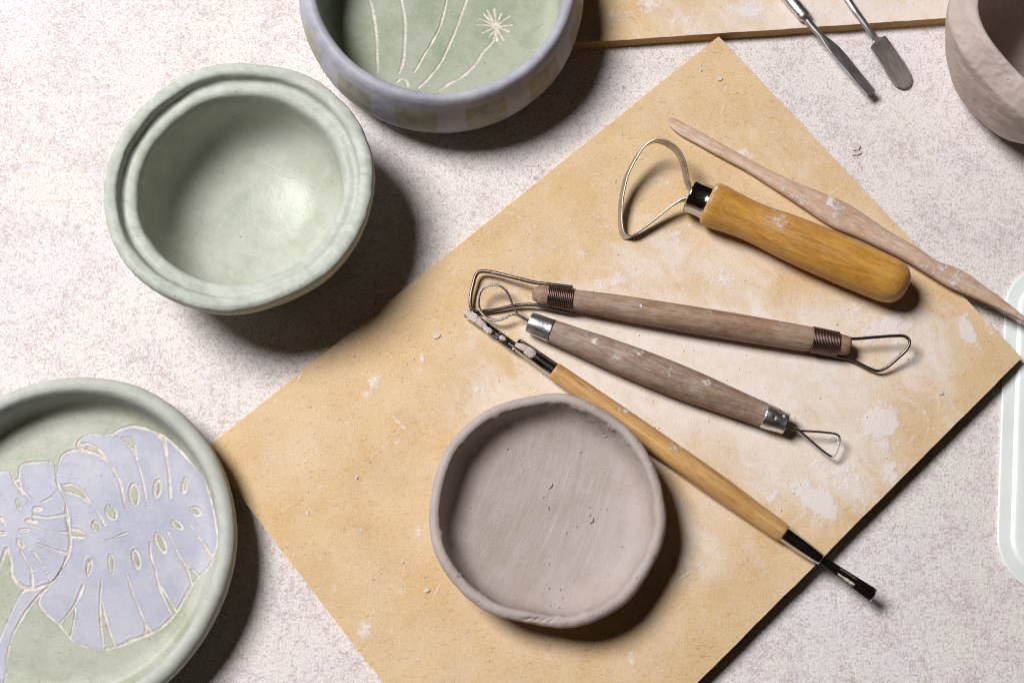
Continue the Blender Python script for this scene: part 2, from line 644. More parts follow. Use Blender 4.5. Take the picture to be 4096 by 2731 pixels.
def board_surface(T, L, R, Bt, nu, nv, n, th, blobs, strokes, dblobs, hit, seed, name, edge_wob=0.022):
    """top face as a fine grid, with smear and dust masks, plus a skirt and underside"""
    u = np.linspace(0, 1, nu)[:, None, None]
    v = np.linspace(0, 1, nv)[None, :, None]
    V = (1 - u) * (1 - v) * T + u * (1 - v) * L + (1 - u) * v * R + u * v * Bt
    e = np.zeros((nu, nv))
    wob = edge_wob * fbm(V[..., :2], 0.25, 5, seed, gain=0.7)
    eu, ev_ = unit(L - T), unit(R - T)
    U2, V2 = np.broadcast_to(u[..., 0], (nu, nv)), np.broadcast_to(v[..., 0], (nu, nv))
    edgeu = smooth(0.985, 1.0, np.abs(2 * U2 - 1))
    edgev = smooth(0.985, 1.0, np.abs(2 * V2 - 1))
    V = V + eu * (wob * edgeu)[..., None] + ev_ * (wob * edgev)[..., None]
    pts = V.reshape(-1, 3)
    q = pts[:, :2]
    reg = np.zeros(len(pts))
    for (px, py, rx, ry, ang, am) in blobs:
        c = hit(px, py)[:2]
        sx = np.linalg.norm(hit(px + 50, py)[:2] - c) / 50
        d = q - c
        ca, sa = math.cos(math.radians(-ang)), math.sin(math.radians(-ang))
        dx, dy = d[:, 0] * ca + d[:, 1] * sa, -d[:, 0] * sa + d[:, 1] * ca
        reg = np.maximum(reg, am * np.exp(-((dx / (rx * sx)) ** 2 + (dy / (ry * sx)) ** 2)))
    for (pl, wd, am) in strokes:
        pl = catmull(np.array([hit(*p)[:2] for p in pl]), 24)
        d = dist_poly(q, pl)
        reg = np.maximum(reg, am * np.exp(-(d / wd) ** 2))
    rs = np.random.default_rng(seed + 40)
    lo_, hi_ = q.min(0), q.max(0)
    scr = np.zeros(len(q))
    for i in range(150):
        c0 = rs.uniform(lo_, hi_)
        an, ln, bend = rs.normal(.75, .5), rs.uniform(.6, 3.2), rs.normal(0, .35)
        tt = np.linspace(-.5, .5, 7)[:, None]
        dv, nv_ = np.array([math.cos(an), math.sin(an)]), np.array([-math.sin(an), math.cos(an)])
        pl = c0 + dv * tt * ln + nv_ * (tt ** 2) * ln * bend
        bb = ((q > pl.min(0) - .15) & (q < pl.max(0) + .15)).all(1)
        if bb.any():
            k = np.where(bb)[0]
            scr[k] = np.maximum(scr[k], rs.uniform(.18, .42) * np.exp(-(dist_poly(q[k], pl) / rs.uniform(.025, .07)) ** 2))
    nz = fbm(q, 0.35, 5, seed + 1, gain=0.65)
    smear = np.clip(reg + 0.42 * nz * (0.25 + reg) - 0.10, 0, 1)
    smear = np.maximum(smear, scr)
    smear = np.maximum(smear, np.clip(0.85 * fbm(q, 0.16, 5, seed + 2, gain=0.75) - 0.55, 0, 0.7))
    reg2 = np.full(len(pts), 0.0)
    for (px, py, rx, ry, am) in dblobs:
        c = hit(px, py)[:2]
        sx = np.linalg.norm(hit(px + 50, py)[:2] - c) / 50
        d = (q - c) / np.array([rx * sx, ry * sx])
        reg2 = np.maximum(reg2, am * np.exp(-(d * d).sum(1) ** 1.4))
    warp = np.stack([fbm(q, .12, 3, seed + 5), fbm(q, .12, 3, seed + 6)], 1)
    qa = q + 1.2 * warp
    ca, sa = math.cos(.7), math.sin(.7)
    wisp = fbm(np.stack([qa[:, 0] * ca + qa[:, 1] * sa, (qa[:, 1] * ca - qa[:, 0] * sa) * .22], 1), .55, 5, seed + 3, gain=.8)
    blot = fbm(qa, .20, 5, seed + 7, gain=.65)
    dust = .88 * smooth(-.5, 1.0, 1.6 * (reg2 - .36) + .26 * blot + .34 * wisp)
    dust = np.clip(np.maximum(dust, .10 + .12 * blot), 0, 1)
    F = grid_faces(nu, nv, False)
    cr = np.cross(pts[F[0, 1]] - pts[F[0, 0]], pts[F[0, 3]] - pts[F[0, 0]])
    if cr @ n < 0:
        F = F[:, ::-1]
    top = make_mesh('face', pts, F, {'smear': smear, 'dust': dust})
    # skirt and underside
    idx = np.arange(nu * nv).reshape(nu, nv)
    loop = np.concatenate([idx[:, 0], idx[-1, 1:], idx[-2::-1, -1], idx[0, -2:0:-1]])[::6]
    a = pts[loop] - n * 0.004
    rough = 0.02 * rng.normal(size=(len(a), 1)) * unit(a.mean(0) - a[0])
    b = a - n * (th - 0.004)
    m = len(a)
    SV = np.concatenate([a, b])
    SF = [[i, (i + 1) % m, m + (i + 1) % m, m + i] for i in range(m)] + [list(range(m, 2 * m))]
    skirt = make_mesh('edge', SV, SF, flat=True)
    return top, skirt


def put_board(root_name, label, T, L, R, Bt, n, th, nu, nv, blobs, strokes, dblobs, hit, seed, rx):
    M = frame(T - n * th, rx, n)
    root = thing(root_name, label, 'board', M)
    top, skirt = board_surface(T, L, R, Bt, nu, nv, n, th, blobs, strokes, dblobs, hit, seed, root_name)
    for me, nm, mt in ((top, 'face', MT['mdf']), (skirt, 'edge', MT['edge'])):
        co = np.zeros(len(me.vertices) * 3)
        me.vertices.foreach_get('co', co)
        lc = to_local(M, co.reshape(-1, 3) / CM) * CM
        me.vertices.foreach_set('co', lc.ravel())
        me.update()
        obj(nm, me, mt, root)
    return root


blobs = [  # px, py, rx, ry, angle, amount : caked patches
    (2450, 1115, 80, 55, 10, .75), (2620, 1160, 60, 40, 0, .55), (2700, 940, 45, 40, 20, .5), (2640, 720, 70, 60, 0, .42),
    (3560, 1310, 130, 55, -20, .85), (3480, 1190, 180, 50, -25, .6), (3650, 1420, 60, 60, 0, .5),
    (3880, 1330, 38, 95, -12, .95), (3950, 1290, 22, 70, -12, .6),
    (3530, 1680, 75, 100, 10, .9), (3560, 1830, 60, 130, 5, .85), (3340, 1880, 120, 70, 30, .9), (3260, 1990, 120, 60, 35, .95),
    (3450, 2010, 60, 80, -10, .6), (3090, 1990, 60, 30, -30, .7), (2890, 1130, 220, 60, -15, .45),
    (1500, 1520, 26, 60, 35, .7), (1470, 1580, 35, 30, 20, .6), (1390, 1470, 30, 22, -40, .5), (1690, 1660, 22, 90, 12, .5),
    (1590, 1770, 16, 28, 20, .7), (1670, 2120, 24, 50, 0, .55), (1470, 2520, 45, 45, 0, .55), (1570, 2350, 60, 20, 15, .45),
    (2200, 985, 60, 40, -30, .5), (2330, 1020, 200, 50, 10, .35), (2000, 1330, 60, 120, 40, .4), (1340, 2350, 16, 24, 0, .5),
    (3000, 620, 60, 40, 20, .45), (2560, 930, 60, 25, 30, .45), (2080, 1720, 80, 60, 30, .4), (1920, 1560, 80, 50, 30, .4),
]
strokes = [
    ([(2020, 1130), (2250, 940), (2520, 900), (2750, 900)], .10, .33), ([(2080, 1050), (2300, 880), (2500, 870)], .06, .35),
    ([(1560, 1650), (1640, 1730), (1720, 1760)], .10, .45), ([(1690, 1420), (1680, 1560), (1720, 1700)], .14, .42),
    ([(2690, 2340), (2830, 2230), (2930, 2110)], .05, .5), ([(2850, 2420), (2900, 2530), (2960, 2600)], .06, .4),
    ([(3640, 1560), (3720, 1700), (3640, 1780)], .1, .35), ([(3700, 1700), (3560, 1860)], .07, .42),
    ([(3160, 560), (3300, 700), (3400, 800)], .06, .35), ([(2520, 820), (2640, 880), (2780, 900)], .1, .4),
    ([(1480, 1490), (1520, 1560), (1530, 1540)], .07, .6), ([(2300, 760), (2420, 690)], .05, .3),
    ([(2850, 700), (3000, 800)], .05, .35), ([(1560, 2560), (1500, 2460), (1660, 2420)], .1, .3),
]
dblobs = [(2900, 1500, 900, 420, .95), (2500, 1330, 600, 260, .9), (3250, 1800, 420, 330, .85), (2750, 1050, 500, 220, .6),
          (3600, 1400, 320, 320, .7), (2050, 1650, 260, 300, .6), (2750, 2150, 300, 250, .55), (3050, 600, 250, 220, .35), (3450, 950, 240, 200, .5),
          (2300, 2600, 600, 180, .25)]
put_board('fibreboard_sheet', 'large tan fibreboard smeared with pale clay, lying under the tools', _T, _L, _R, _Bt, BN, BTH,
          560, 400, blobs, strokes, dblobs, lambda x, y: B(x, y), 11, _L - _T)

UTH = 0.62
ZU = np.array([0, 0, 1.0])
_uA, _uB = P(2297, 173, UTH), P(3780, 74, UTH)
_ud = unit(_uB - _uA)
_up = np.array([-_ud[1], _ud[0], 0])
_uB2 = _uA + _ud * 34
_uC, _uD = _uA + _up * 17, _uB2 + _up * 17
ublobs = [(2480, 60, 120, 40, 10, .6), (2600, 20, 60, 60, 0, .6), (2800, 90, 130, 40, 5, .5), (3000, 40, 140, 60, 10, .6), (2350, 150, 40, 30, 0, .6),
          (3300, 60, 200, 60, 0, .5), (3650, 20, 150, 60, 0, .5), (2900, 130, 200, 14, 4, .5)]
udust = [(3500, 60, 800, 260, .9), (2900, 100, 500, 200, .55)]
put_board('fibreboard_offcut', 'fibreboard with dark sawn front edge at the top, beneath the steel spatulas', _uA, _uC, _uB2, _uD, ZU, UTH,
          200, 380, ublobs, [], udust, lambda x, y: P(x, y, UTH), 31, _ud)


def std_attrs(n, **kw):
    a = {k: np.zeros(n) for k in ('rim', 'leaf', 'check', 'line')}
    a.update(kw)
    return a


# ------------------------------------------------------------------ green bowl with ledge
def green_bowl():
    zr = 3.95
    c = P(957, 742, zr)
    R = np.linalg.norm(P(1497, 742, zr) - P(425, 742, zr)) / 2
    M = frame((c[0], c[1], 0), (1, 0, 0), ZU)
    prof = [(0, .2), (.40, .2), (.425, 0), (.50, 0), (.53, .2), (.68, .75), (.84, 1.7), (.935, 2.65), (.98, 3.35), (1.0, 3.8),
            (1.0, 4.08), (.992, 4.24), (.972, 4.31), (.93, 4.32), (.903, 4.28), (.890, 4.12), (.880, 3.93), (.862, 3.86), (.825, 3.87), (.795, 3.85), (.770, 3.74), (.756, 3.5), (.748, 3.1),
            (.735, 2.5), (.69, 1.75), (.59, 1.08), (.42, .66), (.2, .47), (0, .43)]
    prof = [(r * R, z) for r, z in prof]
    V, pr, a = lathe_z(prof, 210, 300)
    k = ring_noise(a, {2: .008, 3: .007, 4: .004, 5: .004, 7: .003, 9: .002}, 3)
    V[..., :2] *= (1 + k[None, :, None] * smooth(1., 3.3, V[..., 2])[..., None])
    V[..., 2] += ring_noise(a, {2: .07, 3: .05, 5: .03}, 4)[None] * smooth(1.6, 4, V[..., 2])
    n = fbm(V, .16, 4, 5)
    n2 = fbm(V, .8, 3, 6)
    lip = smooth(3.0, 4.1, V[..., 2])
    sarc = np.linspace(0, 1, 210)[:, None] * np.ones((1, 300))
    ringb = fbm(np.stack([V[..., 0] * .07, V[..., 1] * .07, sarc * 22], -1), 1.0, 3, 9)
    V[..., 2] += .022 * ringb * lip
    V *= (1 + (.006 * n + .0028 * n2 * (0.4 + lip))[..., None])
    V[..., 2] -= V[..., 2].min()
    Vf = V.reshape(-1, 3)
    F = grid_faces(210, 300, True)
    z = Vf[:, 2]
    rim = smooth(3.0, 4.1, z) * (0.75 + .4 * fbm(Vf, .25, 3, 8))
    rad = np.hypot(Vf[:, 0], Vf[:, 1]) / R
    root = thing('glazed_bowl', 'deep pale green bowl with a stepped ledge inside its rim', 'bowl', M)
    ring = np.repeat(np.arange(210), 300)
    ftop = ring[F[:, 0]]
    zz = pr[:, 1]
    i0 = int(np.argmax(zz > 3.2))
    i1 = len(zz) - int(np.argmax(zz[::-1] > 3.15))
    cls = np.where(ftop < i0, 0, np.where(ftop < i1, 1, 2))
    split_faces(root, Vf, F, cls, {0: 'outer_wall', 1: 'rim', 2: 'inner_wall'}, MT['glaze'], std_attrs(len(Vf), rim=np.clip(rim, 0, 1)))


green_bowl()


# ------------------------------------------------------------------ lavender-rimmed bowl with dandelions
def dandelion_bowl():
    h = 4.3
    zi = 3.55
    c = P(1764, -80, zi)
    Rin = np.linalg.norm(P(1764 + 514, -80, zi) - P(1764 - 514, -80, zi)) / 2
    c2 = P(1744, -20, 2.0)
    R = np.linalg.norm(P(2312, -20, 2.0) - P(1178, -20, 2.0)) / 2
    M = frame((c[0], c[1], 0), (1, 0, 0), ZU)
    prof = [(0, .15), (.70, .15), (.74, 0), (.82, 0), (.89, .25), (.96, .95), (.995, 1.8), (1.0, 2.5), (.985, 3.2), (.962, 3.75),
            (.945, 4.08), (.925, 4.26), (.90, 4.30), (.872, 4.18), (.858, 3.9), (.852, 3.2), (.845, 2.2), (.82, 1.35), (.76, .98), (.62, .86), (.3, .82), (0, .82)]
    prof = [(r * R, z * .86 + .06 * (z > .2)) for r, z in prof]
    NP, NS = 330, 620
    V, pr, a = lathe_z(prof, NP, NS)
    k = ring_noise(a, {2: .006, 3: .005, 5: .002}, 13)
    V[..., :2] *= (1 + k[None, :, None])
    V[..., 2] += ring_noise(a, {2: .05, 3: .04, 5: .02}, 14)[None] * smooth(2, 4, V[..., 2])
    V *= (1 + .004 * fbm(V, .2, 4, 15))[..., None]
    V[..., 2] -= V[..., 2].min()
    Vf = V.reshape(-1, 3)
    ring = np.repeat(np.arange(NP), NS)
    zz = pr[:, 1]
    top = int(np.argmax(zz))
    inner = ring > top + 6
    Z = lambda x, y: to_local(M, P(1100 + x * .5527, y * .5527, .78))[:2]
    stems = [
        [(560, -420), (600, -250), (660, -60), (690, 20), (715, 130), (735, 290), (738, 400), (745, 530)],
        [(830, -520), (880, -250), (905, -40), (930, 90), (942, 230), (935, 370), (925, 450), (900, 530)],
        [(1330, -480), (1290, -250), (1250, -40), (1225, 80), (1190, 200), (1140, 300), (1080, 400), (1040, 470), (1010, 525)],
        [(1520, -330), (1450, -180), (1400, -40), (1350, 100), (1300, 240), (1250, 350), (1190, 470), (1110, 570), (1040, 640)],
        [(1595, 205), (1580, 290), (1500, 390), (1430, 490), (1350, 560), (1260, 610), (1190, 655)],
    ]
    ends = [(1530, 75), (1585, 68), (1637, 95), (1692, 122), (1708, 185), (1692, 232), (1655, 298), (1605, 300), (1545, 270), (1500, 240), (1458, 180), (1475, 135), (1503, 100)]
    heads = [[(1595 + (0), 197)]]
    groups = [([[Z(*p) for p in s]], 'incised_stem') for s in stems]
    def head(cx, cy, es):
        L = []
        for e in es:
            m = ((cx + e[0]) / 2 + random.uniform(-5, 5), (cy + e[1]) / 2 + random.uniform(-5, 5))
            s = (cx + (e[0] - cx) * .12, cy + (e[1] - cy) * .12)
            L.append([Z(*s), Z(*m), Z(*e)])
        return L
    groups.append((head(1595, 197, ends), 'incised_flower'))
    for cx, cy in ((560, -430), (830, -530), (1330, -490), (1520, -340)):
        es = [(cx + 120 * math.cos(t), cy + 120 * math.sin(t)) for t in np.arange(0, 6.2, .48)]
        groups.append((head(cx, cy, es), 'incised_flower'))
    groups.append(([[Z(880, 600), Z(918, 576), Z(950, 594), Z(962, 628)]], 'incised_stem'))
    line = np.zeros(len(Vf))
    owner = np.full(len(Vf), -1)
    best = np.full(len(Vf), 1e9)
    sel = np.where(inner & (Vf[:, 2] < 1.7))[0]
    q = Vf[sel, :2]
    wn = 1 + .35 * fbm(q, 1.2, 3, 17)
    for gi, (lines, nm) in enumerate(groups):
        wd = (.052 if nm == 'incised_stem' else .042) * wn
        for pl in lines:
            d = dist_poly(q, catmull(np.array(pl), max(8, len(pl) * 6))) / wd
            b = d < best[sel]
            s2 = sel[b]
            best[s2] = d[b]
            owner[s2] = gi
    line = np.where(best < 5, 1 - smooth(.75, 1.35, best), 0)
    depth = np.where(best < 5, .045 * np.exp(-(best) ** 2) - .012 * np.exp(-((best - 1.7) / .5) ** 2), 0)
    Vf[:, 2] -= depth
    ang = np.degrees(np.arctan2(-Vf[:, 1], Vf[:, 0]))
    ph = (ang - 163.0) / 27.692
    fr = (-ph) % 1.0
    wv = .012 * fbm(Vf, .6, 3, 19)
    chk = smooth(-.012, .012, fr + wv) * (1 - smooth(.60, .624, fr + wv))
    outer = ring <= top + 6
    low = 1 - smooth(3.12, 3.28, Vf[:, 2] + .08 * fbm(Vf, .35, 4, 18))
    check = np.where(outer, chk * low, 0)
    leaf = np.where(outer, 1.0, smooth(2.75, 3.35, Vf[:, 2] + .25 * fbm(Vf, .3, 3, 20)))
    F = grid_faces(NP, NS, True)
    root = thing('dandelion_bowl', 'shallow bowl with lavender rim and incised dandelion stems, cut by the top edge', 'bowl', M)
    fl = (line[F].max(1) > .45)
    fo = owner[F].max(1)
    fr_ = ring[F[:, 0]]
    i0 = int(np.argmax(zz > 3.05))
    i1 = top + int(np.argmax(zz[top:] < 3.1))
    cls = np.where(fl, 10 + fo, np.where(fr_ < i0, 0, np.where(fr_ < i1, 1, 2)))
    names = {0: 'outer_wall', 1: 'rim', 2: 'inner_face'}
    for gi, (_, nm) in enumerate(groups):
        names[10 + gi] = nm
    split_faces(root, Vf, F, cls, names, MT['bowlpaint'], std_attrs(len(Vf), leaf=leaf, check=check, line=line))


dandelion_bowl()


# ------------------------------------------------------------------ leaf plate
def leaf_plate():
    zr = 1.75
    c = P(258, 2178, zr)
    R = np.linalg.norm(P(258 + 690, 2178, zr) - P(258 - 690, 2178, zr)) / 2
    M = frame((c[0], c[1], 0), (1, 0, 0), ZU)
    prof = [(0, .1), (.70, .1), (.74, 0), (.82, 0), (.90, .25), (.96, .8), (.99, 1.3), (1.0, 1.65), (.988, 1.93), (.957, 2.07), (.92, 2.03),
            (.897, 1.8), (.884, 1.35), (.868, .9), (.835, .62), (.77, .52), (.6, .5), (.3, .5), (0, .5)]
    prof = [(r * R, z) for r, z in prof]
    NP, NS = 380, 760
    V, pr, a = lathe_z(prof, NP, NS)
    V[..., :2] *= (1 + ring_noise(a, {2: .004, 3: .004, 5: .002}, 23)[None, :, None])
    V[..., 2] += ring_noise(a, {2: .05, 3: .05, 5: .03}, 24)[None] * smooth(.8, 1.9, V[..., 2])
    V *= (1 + .0045 * fbm(V, .2, 4, 25))[..., None]
    V[..., 2] -= V[..., 2].min()
    Vf = V.reshape(-1, 3)
    ring = np.repeat(np.arange(NP), NS)
    zz = pr[:, 1]
    top = int(np.argmax(zz))
    Z = lambda p: to_local(M, P(p[0] * .817, 1450 + p[1] * .817, .53))[:2]
    def poly(pts, closed=True, n=None):
        pts = [Z(p) for p in pts]
        if closed:
            pts = pts + [pts[0]]
        return catmull(np.array(pts), n or len(pts) * 4)
    def oval(cx, cy, rx, ry, ang):
        t = np.linspace(0, 2 * math.pi, 15)[:-1]
        t0 = math.radians(ang)
        out = []
        for s in t:
            w = math.cos(s) * abs(math.cos(s)) ** .1
            x, y = rx * w * (1 - .25 * abs(math.sin(s)) ** 4), ry * math.sin(s)
            out.append((cx + x * math.cos(t0) - y * math.sin(t0), cy + x * math.sin(t0) + y * math.cos(t0)))
        return out
    A = [(285, 510), (302, 458), (350, 430), (410, 428), (378, 402), (402, 368), (455, 352), (540, 352), (592, 326), (642, 312), (700, 320), (748, 336),
         (805, 362), (880, 425), (950, 505), (1005, 575), (1045, 700), (1068, 820), (1070, 900), (1045, 950), (1032, 990), (975, 1045), (940, 1085), (915, 1130), (862, 1220),
         (785, 1298), (730, 1326), (640, 1360), (565, 1390), (510, 1402), (430, 1390), (355, 1355), (318, 1318), (290, 1280), (225, 1225), (192, 1175), (208, 1128), (270, 1060),
         (330, 950), (345, 880), (338, 800), (325, 700), (300, 630), (282, 580)]
    Bp = [(-90, 560), (-20, 545), (45, 530), (70, 585), (92, 565), (100, 505), (180, 488), (262, 495), (272, 560), (288, 620), (310, 650), (322, 690), (325, 740), (338, 790),
          (335, 830), (345, 870), (335, 930), (290, 1020), (250, 1075), (160, 1105), (100, 1090), (60, 1040), (50, 960), (35, 900), (0, 990), (-50, 1080), (-120, 1100), (-220, 1020), (-270, 860), (-230, 680), (-160, 600)]
    St = [(170, 1108), (245, 1080), (165, 1165), (105, 1250), (60, 1340), (35, 1440), (25, 1580), (22, 1700), (-30, 1700), (-34, 1560), (-28, 1450), (2, 1355), (42, 1255), (85, 1165), (122, 1112)]
    cutsA = [[(410, 428), (475, 452), (520, 480), (562, 535), (590, 590), (602, 650), (618, 718)], [(378, 402), (440, 398), (500, 440), (525, 485)],
             [(545, 352), (600, 385), (650, 430), (672, 490), (695, 560), (712, 640), (722, 708)], [(592, 366), (650, 372), (665, 430), (672, 470)],
             [(748, 336), (790, 372), (812, 450), (824, 520), (830, 590), (835, 660)], [(805, 362), (815, 400), (818, 450)],
             [(300, 600), (350, 595), (400, 625), (440, 680), (480, 735), (515, 795)], [(318, 630), (370, 645), (410, 668), (440, 690)],
             [(345, 815), (385, 820), (425, 850), (350, 852)],
             [(290, 1280), (360, 1190), (392, 1130), (408, 1088)], [(345, 1345), (368, 1210), (362, 1185)],
             [(510, 1400), (492, 1280), (490, 1170), (500, 1050)], [(565, 1390), (522, 1270), (500, 1170)],
             [(710, 1325), (715, 1290), (690, 1225), (650, 1130), (622, 1040)], [(745, 1322), (715, 1280)],
             [(838, 1230), (800, 1150), (775, 1085), (760, 1010), (740, 950), (735, 880)], [(862, 1215), (810, 1130), (778, 1080)],
             [(938, 1080), (920, 1020), (880, 950), (850, 890), (820, 825)], [(978, 1045), (930, 1000), (890, 960)],
             [(1045, 945), (1000, 885), (965, 840), (930, 790)], [(1030, 950), (990, 880), (965, 845)],
             [(510, 872), (560, 852), (620, 832)], [(985, 556), (1055, 552), (1032, 655)]]
    cutsB = [[(288, 622), (245, 662), (205, 682)], [(325, 740), (240, 756), (165, 750)], [(335, 832), (240, 822), (145, 795)], [(335, 938), (270, 915), (185, 885)],
             [(250, 1075), (232, 1020), (200, 975), (160, 925)], [(240, 1050), (200, 970), (170, 930)], [(160, 1105), (155, 1020), (130, 970), (100, 920)], [(60, 1040), (55, 960), (30, 910)],
             [(92, 562), (105, 620), (145, 665)], [(70, 585), (95, 620), (110, 640)], [(-10, 600), (5, 640), (30, 680)], [(-60, 700), (-10, 760), (30, 780)], [(-220, 880), (-100, 850), (-20, 850)],
             [(-120, 1090), (-70, 980), (-20, 880)], [(325, 745), (332, 800)], [(-200, 700), (-120, 760), (-40, 800)]]
    ovalsA = [(657, 645, 28, 62, -6), (770, 615, 20, 50, 5), (905, 598, 13, 42, 8), (543, 730, 30, 46, -28), (470, 800, 21, 30, -25), (958, 727, 22, 32, -50), (867, 792, 17, 36, -50),
              (785, 880, 24, 60, -24), (667, 960, 21, 54, -14), (545, 985, 17, 56, -4), (437, 1002, 13, 44, 10)]
    ovalsB = [(185, 715, 10, 24, 88), (155, 775, 8, 32, 96), (118, 820, 9, 28, 85), (100, 882, 14, 28, -30), (10, 835, 10, 26, 80), (90, 690, 12, 28, -20), (15, 775, 10, 26, -30)]
    notch = [[(410, 428), (440, 400), (500, 440), (525, 485), (470, 450)], [(592, 366), (650, 372), (665, 430), (668, 470), (648, 428), (610, 390)], [(760, 345), (805, 366), (815, 400), (816, 440), (790, 378)],
             [(300, 600), (350, 595), (400, 625), (440, 690), (370, 645), (318, 630)], [(345, 815), (385, 820), (425, 850), (350, 852)], [(300, 1282), (362, 1195), (368, 1212), (348, 1345), (318, 1318)],
             [(512, 1400), (494, 1200), (522, 1270), (562, 1390)], [(712, 1325), (715, 1285), (742, 1322)], [(840, 1228), (780, 1085), (812, 1130), (860, 1215)], [(940, 1080), (885, 955), (930, 1000), (975, 1045)]]
    pA, pB, pS = poly(A), poly(Bp), poly(St)
    sel = np.where((ring > top + 12) & (Vf[:, 2] < 1.7))[0]
    q = Vf[sel, :2]
    inA, inB, inS = inside(q, pA), inside(q, pB), inside(q, pS)
    cut = np.zeros(len(q), bool)
    outl = [pA, pB, pS]
    for o in ovalsA + ovalsB:
        p = poly(oval(o[0], o[1], o[2] * .78, o[3] * .88, o[4]), True, 30)
        cut |= inside(q, p)
        outl.append(p)
    for n_ in notch:
        p = poly(n_, True)
        cut |= inside(q, p)
    lines = outl + [poly(k, False) for k in cutsA + cutsB]
    d = np.full(len(q), 1e9)
    for p in lines:
        d = np.minimum(d, dist_poly(q, p))
    wn = .036 * np.clip(1 + .9 * fbm(q, .55, 4, 27), .15, 2)
    dn = d / wn
    lf = ((inA | inB | inS) & ~cut)
    line = np.zeros(len(Vf))
    leaf = np.zeros(len(Vf))
    line[sel] = 1 - smooth(.8, 1.5, dn)
    leaf[sel] = lf.astype(float)
    own = np.zeros(len(Vf), int)
    own[sel] = np.where(lf & inB, 4, np.where(lf & inA, 3, np.where(lf & inS, 5, 2)))
    Vf[sel, 2] -= .04 * np.exp(-dn ** 2) - .012 * np.exp(-((dn - 1.8) / .6) ** 2)
    Vf[sel, 2] += .016 * lf
    rim = smooth(.8, 1.7, Vf[:, 2]) * (.85 + .3 * fbm(Vf, .3, 3, 28))
    F = grid_faces(NP, NS, True)
    fr_ = ring[F[:, 0]]
    i0 = int(np.argmax(zz > 1.5))
    i1 = top + int(np.argmax(zz[top:] < 1.45))
    fo = own[F].max(1)
    cls = np.where(fr_ < i0, 0, np.where(fr_ < i1, 1, np.maximum(fo, 2)))
    root = thing('leaf_plate', 'round pale green plate painted with lavender split leaves, at the lower left', 'plate', M)
    ch = split_faces(root, Vf, F, cls, {0: 'outer_wall', 1: 'rim', 2: 'inner_face', 3: 'painted_leaf', 4: 'painted_leaf', 5: 'painted_stem'}, MT['painted'],
                     std_attrs(len(Vf), rim=np.clip(rim, 0, 1), leaf=leaf, line=line))
    ch[3]['label'] = 'large lavender split leaf with green holes'
    ch[4]['label'] = 'smaller lavender split leaf overlapping the large one'


leaf_plate()


